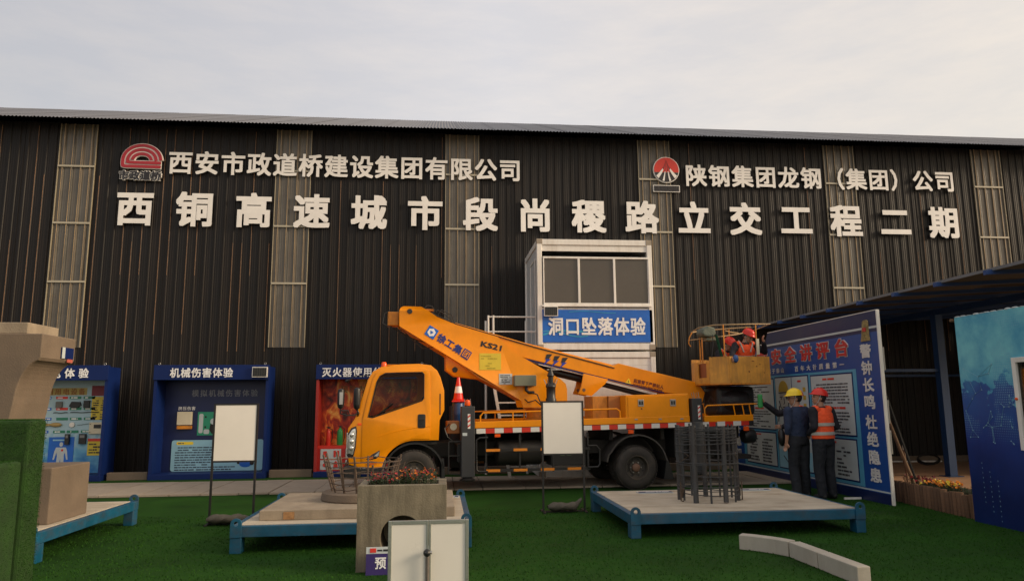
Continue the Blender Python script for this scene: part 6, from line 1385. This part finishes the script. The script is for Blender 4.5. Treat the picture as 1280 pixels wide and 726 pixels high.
def person(loc, rz, J, label, helmet, shirt, vest=False, legs=True, sleeve=1.0, extras=None, cat='person'):
    """J: joints in local metres, the person faces -Y, +X is the person's left"""
    t = thing('person', loc, label, cat, None, rz)
    V = {k: Vector(v) for k, v in J.items()}
    hd = V['head']; nk = V['neck']; pel = V['pelvis']; look = V.get('look', Vector((0, -1, 0))).normalized()
    rt = look.cross(Vector((0, 0, 1))).normalized()*-1
    up_ = V.get('up', Vector((0, 0, 1))); up_ = (up_-look*up_.dot(look)).normalized(); rt = up_.cross(look).normalized()
    H = Matrix(((rt.x, -look.x, up_.x, hd.x), (rt.y, -look.y, up_.y, hd.y), (rt.z, -look.z, up_.z, hd.z), (0, 0, 0, 1)))   # head frame: -Y is the face
    b = MB()
    hm_ = MB(); hm_.ell((0, .005, .02), (.076, .096, .105), 20, 14); hm_.ell((0, -.035, -.05), (.055, .058, .062), 16, 10); hm_.ell((0, -.06, -.095), (.026, .022, .018), 10, 8)
    hm_.ell((0, -.101, -.012), (.012, .018, .022), 10, 8); hm_.ell((0, -.088, .03), (.05, .016, .012), 10, 6); hm_.ell((0, -.090, -.062), (.024, .010, .008), 10, 6)
    for s_ in (-1, 1): hm_.ell((s_*.079, .008, -.012), (.010, .018, .028), 10, 8); hm_.ell((s_*.035, -.075, -.025), (.02, .016, .018), 10, 6)
    b.add([H @ Vector(v) for v in hm_.v], hm_.f)
    chain(b, [nk-(hd-nk).normalized()*.04, nk, hd+up_*-.05+look*-.01], [.062, .056, .054])
    torso(b, pel, nk, 1, [(0, .13, .09), (.25, .12, .085), (.6, .14, .095), (.85, .14, .085), (.97, .07, .06)], V['lsh']-V['rsh'])
    for s_ in 'lr':
        chain(b, [V[s_+'sh'], V[s_+'el'], V[s_+'wr']], [.046, .036, .026])
        w = V[s_+'wr']; fd = V.get(s_+'hd', (w-V[s_+'el']).normalized()); fd = Vector(fd).normalized()
        pn = V.get(s_+'pn', Vector((1, 0, 0)) if abs(fd.x) < .7 else Vector((0, 0, 1))); pn = (Vector(pn)-fd*Vector(pn).dot(fd)).normalized(); sd_ = fd.cross(pn)
        pc = w+fd*.045; M_ = Matrix(((sd_.x, pn.x, fd.x, pc.x), (sd_.y, pn.y, fd.y, pc.y), (sd_.z, pn.z, fd.z, pc.z), (0, 0, 0, 1)))
        pm = MB(); pm.ell((0, 0, 0), (.040, .017, .050), 14, 10); b.add([M_ @ Vector(v) for v in pm.v], pm.f)
        for k, (dx, ln) in enumerate(((-.030, .062), (-.010, .072), (.010, .067), (.029, .052))):
            q0 = pc+sd_*dx+fd*.038; q1 = q0+fd*ln*.5+pn*.010; q2 = q1+(fd*.7+pn*.7).normalized()*ln*.5
            chain(b, [q0, q1, q2], [.0105, .0095, .008], 8)
        q0 = pc+sd_*-.034-fd*.02; q1 = q0+(fd*.6-sd_*.8)*.035; q2 = q1+(fd*.9-sd_*.1+pn*.4).normalized()*.030; chain(b, [q0, q1, q2], [.013, .011, .009], 8)
        if legs: chain(b, [V[s_+'hp'], V[s_+'kn'], V[s_+'an']], [.08, .05, .036])
    remesh(b, 'body', skin, t, .0085, 4)
    # face
    f = MB(); [f.ell((s_*.032, -.088, .008), (.011, .006, .006), 10, 6) for s_ in (-1, 1)]; f.v = [tuple(H @ Vector(v)) for v in f.v]; f.build('eyes', hair, t, smooth=True)
    f = MB(); [f.ell((s_*.033, -.092, .028), (.020, .006, .004), 10, 6) for s_ in (-1, 1)]; f.ell((0, -.100, -.062), (.020, .005, .003), 10, 6); f.v = [tuple(H @ Vector(v)) for v in f.v]; f.build('brows', hair, t, smooth=True)
    f = MB(); f.ell((0, .022, .022), (.083, .090, .098), 20, 14); f.v = [tuple(H @ Vector(v)) for v in f.v if True]; f.build('hair', hair, t, smooth=True)
    # helmet
    f = MB(); f.lathe([(.130, .052), (.128, .075), (.118, .115), (.095, .150), (.060, .170), (.0, .176)], (0, 0, 0), 28, cap=False)
    f.lathe([(.122, .048), (.136, .044), (.136, .052), (.125, .060)], (0, 0, 0), 28, cap=False)
    vs = []
    for v in f.v:
        x, y, z = v; y2 = y*1.14+.008
        if y < -.05 and z < .062: y2 -= (-.05-y)*.42
        vs.append(tuple(H @ Vector((x*.80, y2*.88, .012+z*.86))))
    f.v = vs; hb = f.build('helmet', helmet, t, smooth=True)
    f = MB(); pts = [(0, -.12*cos(a)*1.0+.008, .055+.128*sin(a)) for a in [pi*.12+pi*.76*i/10 for i in range(11)]]; f.tube(pts, .009, 6)
    for sx_ in (-.035, .035): f.tube([(sx_, p[1]*.95, .05+(p[2]-.055)*.94) for p in pts], .006, 6)
    f.v = [tuple(H @ Vector((v[0]*.8, v[1]*.88, .012+v[2]*.86))) for v in f.v]; f.build('helmet_ridge', helmet, hb, smooth=True)
    f = MB(); f.tube([(-.082, -.0, .05), (-.075, -.03, -.06), (-.03, -.06, -.118), (.03, -.06, -.118), (.075, -.03, -.06), (.082, 0, .05)], .004, 5); f.v = [tuple(H @ Vector(v)) for v in f.v]; f.build('chin_strap', print_w, hb, smooth=True)
    # shirt
    sd2 = V['lsh']-V['rsh']
    f = MB(); torso(f, pel-Vector((0, 0, .02)), nk, 1, [(0, .188, .130), (.15, .182, .130), (.35, .180, .130), (.6, .200, .135), (.80, .208, .124), (.90, .178, .105), (.98, .085, .078), (1.03, .066, .066)], sd2)
    for s_ in 'lr':
        e = V[s_+'el']; w = V[s_+'el'].lerp(V[s_+'wr'], sleeve)
        chain(f, [V[s_+'sh'], V[s_+'sh'].lerp(e, .5), e], [.078, .068, .058]); chain(f, [e, w], [.058, .047])
    remesh(f, 'shirt', shirt, t, .012, 5)
    if vest:
        f = MB(); torso(f, pel+Vector((0, 0, .01)), nk, 1, [(0.0, .205, .150), (.2, .200, .148), (.4, .196, .146), (.6, .212, .152), (.80, .204, .140), (.92, .150, .112), (.99, .09, .09)], sd2)
        for s_ in 'lr': f.ell(V[s_+'sh'].lerp(nk, .28)+Vector((0, 0, .012)), (.070, .088, .062), 14, 10)
        v_ = remesh(f, 'safety_vest', hiviz, t, .012, 4)
        for q0, q1 in ((.14, .24), (.42, .52)):
            f = MB(); torso(f, pel.lerp(nk, q0), pel.lerp(nk, q1), 1, [(0, .214, .160), (1, .214, .160)] if q0 < .3 else [(0, .214, .160), (1, .219, .163)], sd2); f.build('reflective_band', reflect, v_, smooth=True)
        fr_ = Vector((0, 0, 1)).cross(sd2).normalized()*-1
        for s_ in 'lr':
            sh = V[s_+'sh'].lerp(nk, .35); pts = [sh+Vector((0, 0, .072)), sh+fr_*.10+Vector((0, 0, .01)), pel.lerp(nk, .62)+(sh-nk)*.55+fr_*.155]
            f = MB(); f.tube(pts, .014, 6); f.build('shoulder_tape', reflect, v_, smooth=True)
        # open front shows the dark shirt
        f = MB(); up2 = (nk-pel).normalized(); c_ = pel.lerp(nk, .74)
        f.add([nk+fr_*.085+sd2.normalized()*.055+up2*-.01, nk+fr_*.085-sd2.normalized()*.055+up2*-.01, pel.lerp(nk, .45)+fr_*.160], [(0, 1, 2)]); 
        m = MB(); p3 = [Vector(v) for v in f.v]; m.add(p3+[p-fr_*.06 for p in p3], [(0, 1, 2), (5, 4, 3), (0, 3, 4, 1), (1, 4, 5, 2), (2, 5, 3, 0)]); m.build('shirt_front', shirt, t)
    if legs:
        f = MB(); torso(f, pel-Vector((0, 0, .09)), pel+Vector((0, 0, .08)), 1, [(0, .168, .122), (.5, .190, .134), (1, .180, .126)], sd2)
        for s_ in 'lr': chain(f, [V[s_+'hp'], V[s_+'hp'].lerp(V[s_+'kn'], .5), V[s_+'kn']], [.112, .100, .084]); chain(f, [V[s_+'kn'], V[s_+'kn'].lerp(V[s_+'an'], .5), V[s_+'an']], [.084, .080, .072])
        remesh(f, 'trousers', trous, t, .013, 5)
        for s_ in 'lr':
            a = V[s_+'an']; g = MB(); to = V.get(s_+'toe', Vector((0, -1, 0))).normalized()
            chain(g, [a+Vector((0, 0, -.03))-to*.03, a+to*.06+Vector((0, 0, -.035)), a+to*.15+Vector((0, 0, -.048))], [.045, .045, .034]); g.v = [(v[0], v[1], max(v[2], a.z-.08)) for v in g.v]; g.build('shoe', shoe, t, smooth=True)
    if extras: extras(t, V, H)
    return t
base = dict(pelvis=(0, 0, .93), neck=(0, -.01, 1.44), head=(0, -.03, 1.585), lsh=(.185, 0, 1.385), rsh=(-.185, 0, 1.385), lel=(.235, .02, 1.11), rel=(-.235, .02, 1.11), lwr=(.24, -.06, .87), rwr=(-.24, -.06, .87),
            lhp=(.09, 0, .88), rhp=(-.09, 0, .88), lkn=(.10, -.02, .48), rkn=(-.10, -.02, .48), lan=(.11, .01, .08), ran=(-.11, .01, .08))
# yellow helmet, dark blue sweater, seen from behind, face turned to the left
def ex1(t, V, H):
    f = MB()
    for s_ in (-1, 1): f.ring((s_*.034, -.107, .006), .024, .0028, 14, 'y', 5)
    f.tube([(-.010, -.108, .01), (.010, -.108, .01)], .0025, 5)
    for s_ in (-1, 1): f.tube([(s_*.057, -.105, .01), (s_*.082, -.03, .012), (s_*.084, .02, .0)], .0028, 5)
    f.v = [tuple(H @ Vector(v)) for v in f.v]; f.build('glasses', blackp, t, smooth=True)
    f = MB(); f.ell((-.074, -.045, -.045), (.02, .035, .04), 12, 8); f.v = [tuple(H @ Vector(v)) for v in f.v]; f.build('face_mask', white_p, t, smooth=True)
J = dict(base); J.update(look=(.92, -.42, -.08), lel=(.24, .03, 1.12), rel=(-.24, .05, 1.12), rwr=(-.22, -.05, .88), lwr=(.23, -.03, .88), lkn=(.10, -.04, .48), lan=(.12, .03, .08), rkn=(-.09, -.0, .48), ran=(-.12, -.02, .08))
person((5.86, 11.52, .0), radians(-162), J, 'person in a yellow helmet and dark blue sweater standing before the notice board', hel_y, shirt_n, sleeve=.35, extras=ex1)
J = dict(base); J.update(look=(.85, -.5, .14), rel=(-.24, .06, 1.13), rwr=(-.12, -.13, 1.05), lel=(.24, .06, 1.13), lwr=(.15, -.14, 1.02), lkn=(.11, -.03, .48))
person((6.17, 11.30, .0), radians(-162), J, 'person in a red helmet and orange vest standing nearest the vertical lettering', hel_r, shirt_b, vest=True)
def ex3(t, V, H):
    w = V['rwr']+(V['rwr']-V['rel']).normalized()*.085
    f = MB(); f.box(w.x-.035, w.x+.035, w.y-.05, w.y+.03, w.z-.12, w.z+.12); f.build('green_pack', green_m, t, bev=.02)
    q = V['lwr']+Vector((0, -.05, -.08)); f = MB(); f.ell(q+Vector((0, 0, -.10)), (.09, .06, .15)); f.ring(q+Vector((0, 0, .05)), .05, .012, 12, 'y', 6); f.build('black_bag', blackp, t, smooth=True)
J = dict(base); J.update(rel=(-.26, -.26, 1.33), rwr=(-.20, -.50, 1.50), rhd=(0, -.4, 1), rpn=(0, -1, 0), lel=(.22, -.08, 1.13), lwr=(.10, -.28, 1.12))
person((6.12, 11.98, .0), radians(-100), J, 'person half hidden behind the yellow helmet, arm raised with a green pack', hel_r, shirt_b, vest=True, extras=ex3)
# two crouching in the raised basket
crouch = dict(pelvis=(0, .06, .36), neck=(0, -.08, .80), head=(0, -.13, .93), lsh=(.18, -.07, .75), rsh=(-.18, -.07, .75), lel=(.24, -.2, .55), rel=(-.24, -.2, .55), lwr=(.12, -.36, .62), rwr=(-.12, -.36, .62),
              lhp=(.10, .05, .34), rhp=(-.10, .05, .34), lkn=(.16, -.30, .42), rkn=(-.16, -.30, .42), lan=(.13, -.06, .09), ran=(-.13, -.06, .09))
zb = 1.895
J = dict(crouch); J.update(lkn=(.18, -.14, .36), rkn=(-.16, -.14, .36), head=(.05, -.12, .91), look=(.55, -.8, -.50), lel=(.36, -.12, .62), lwr=(.30, -.26, .78), rel=(-.30, -.22, .60), rwr=(-.36, -.38, .50), lhd=(-.3, -.3, 1))
J = {k: (Vector(v)+Vector((0, 0, .02)) if k not in ('look', 'up', 'lhd', 'rhd', 'lan', 'ran') else Vector(v)) for k, v in J.items()}
person(TP(7.40, .34, zb-.05), radians(5-10), J, 'person in a red helmet and orange vest at the right side of the raised basket', hel_r, shirt_b, vest=True)
J = dict(crouch); J.update(pelvis=(0, .10, .28), neck=(0, -.06, .66), head=(.02, -.13, .76), lsh=(.17, -.04, .62), rsh=(-.18, -.07, .60), lel=(.30, -.05, .52), lwr=(.44, -.1, .55), rel=(-.28, -.18, .45), rwr=(-.30, -.34, .48), look=(.1, -.75, -.55), lhp=(.10, .1, .26), rhp=(-.10, .1, .26), lkn=(.18, -.2, .36), rkn=(-.16, -.2, .36))
person(TP(7.13, .62, zb-.02), radians(5+8), J, 'person in a red helmet bent low at the left side of the raised basket', hel_r, shirt_b, vest=True)

# small printed marks are too fine to pick apart one by one
for o in C.objects:
    b_ = o.name.split('.')[0]
    if b_ in ('text_marks', 'notice_marks', 'plate_marks', 'caption_marks', 'strip_marks', 'red_heading', 'title_characters', 'caption_characters', 'poster_characters', 'small_characters', 'outline', 'drawn_line', 'cell_line', 'warning_text', 'print_caption', 'red_drawing', 'pale_shape', 'dark_shape'): o['kind'] = 'stuff'
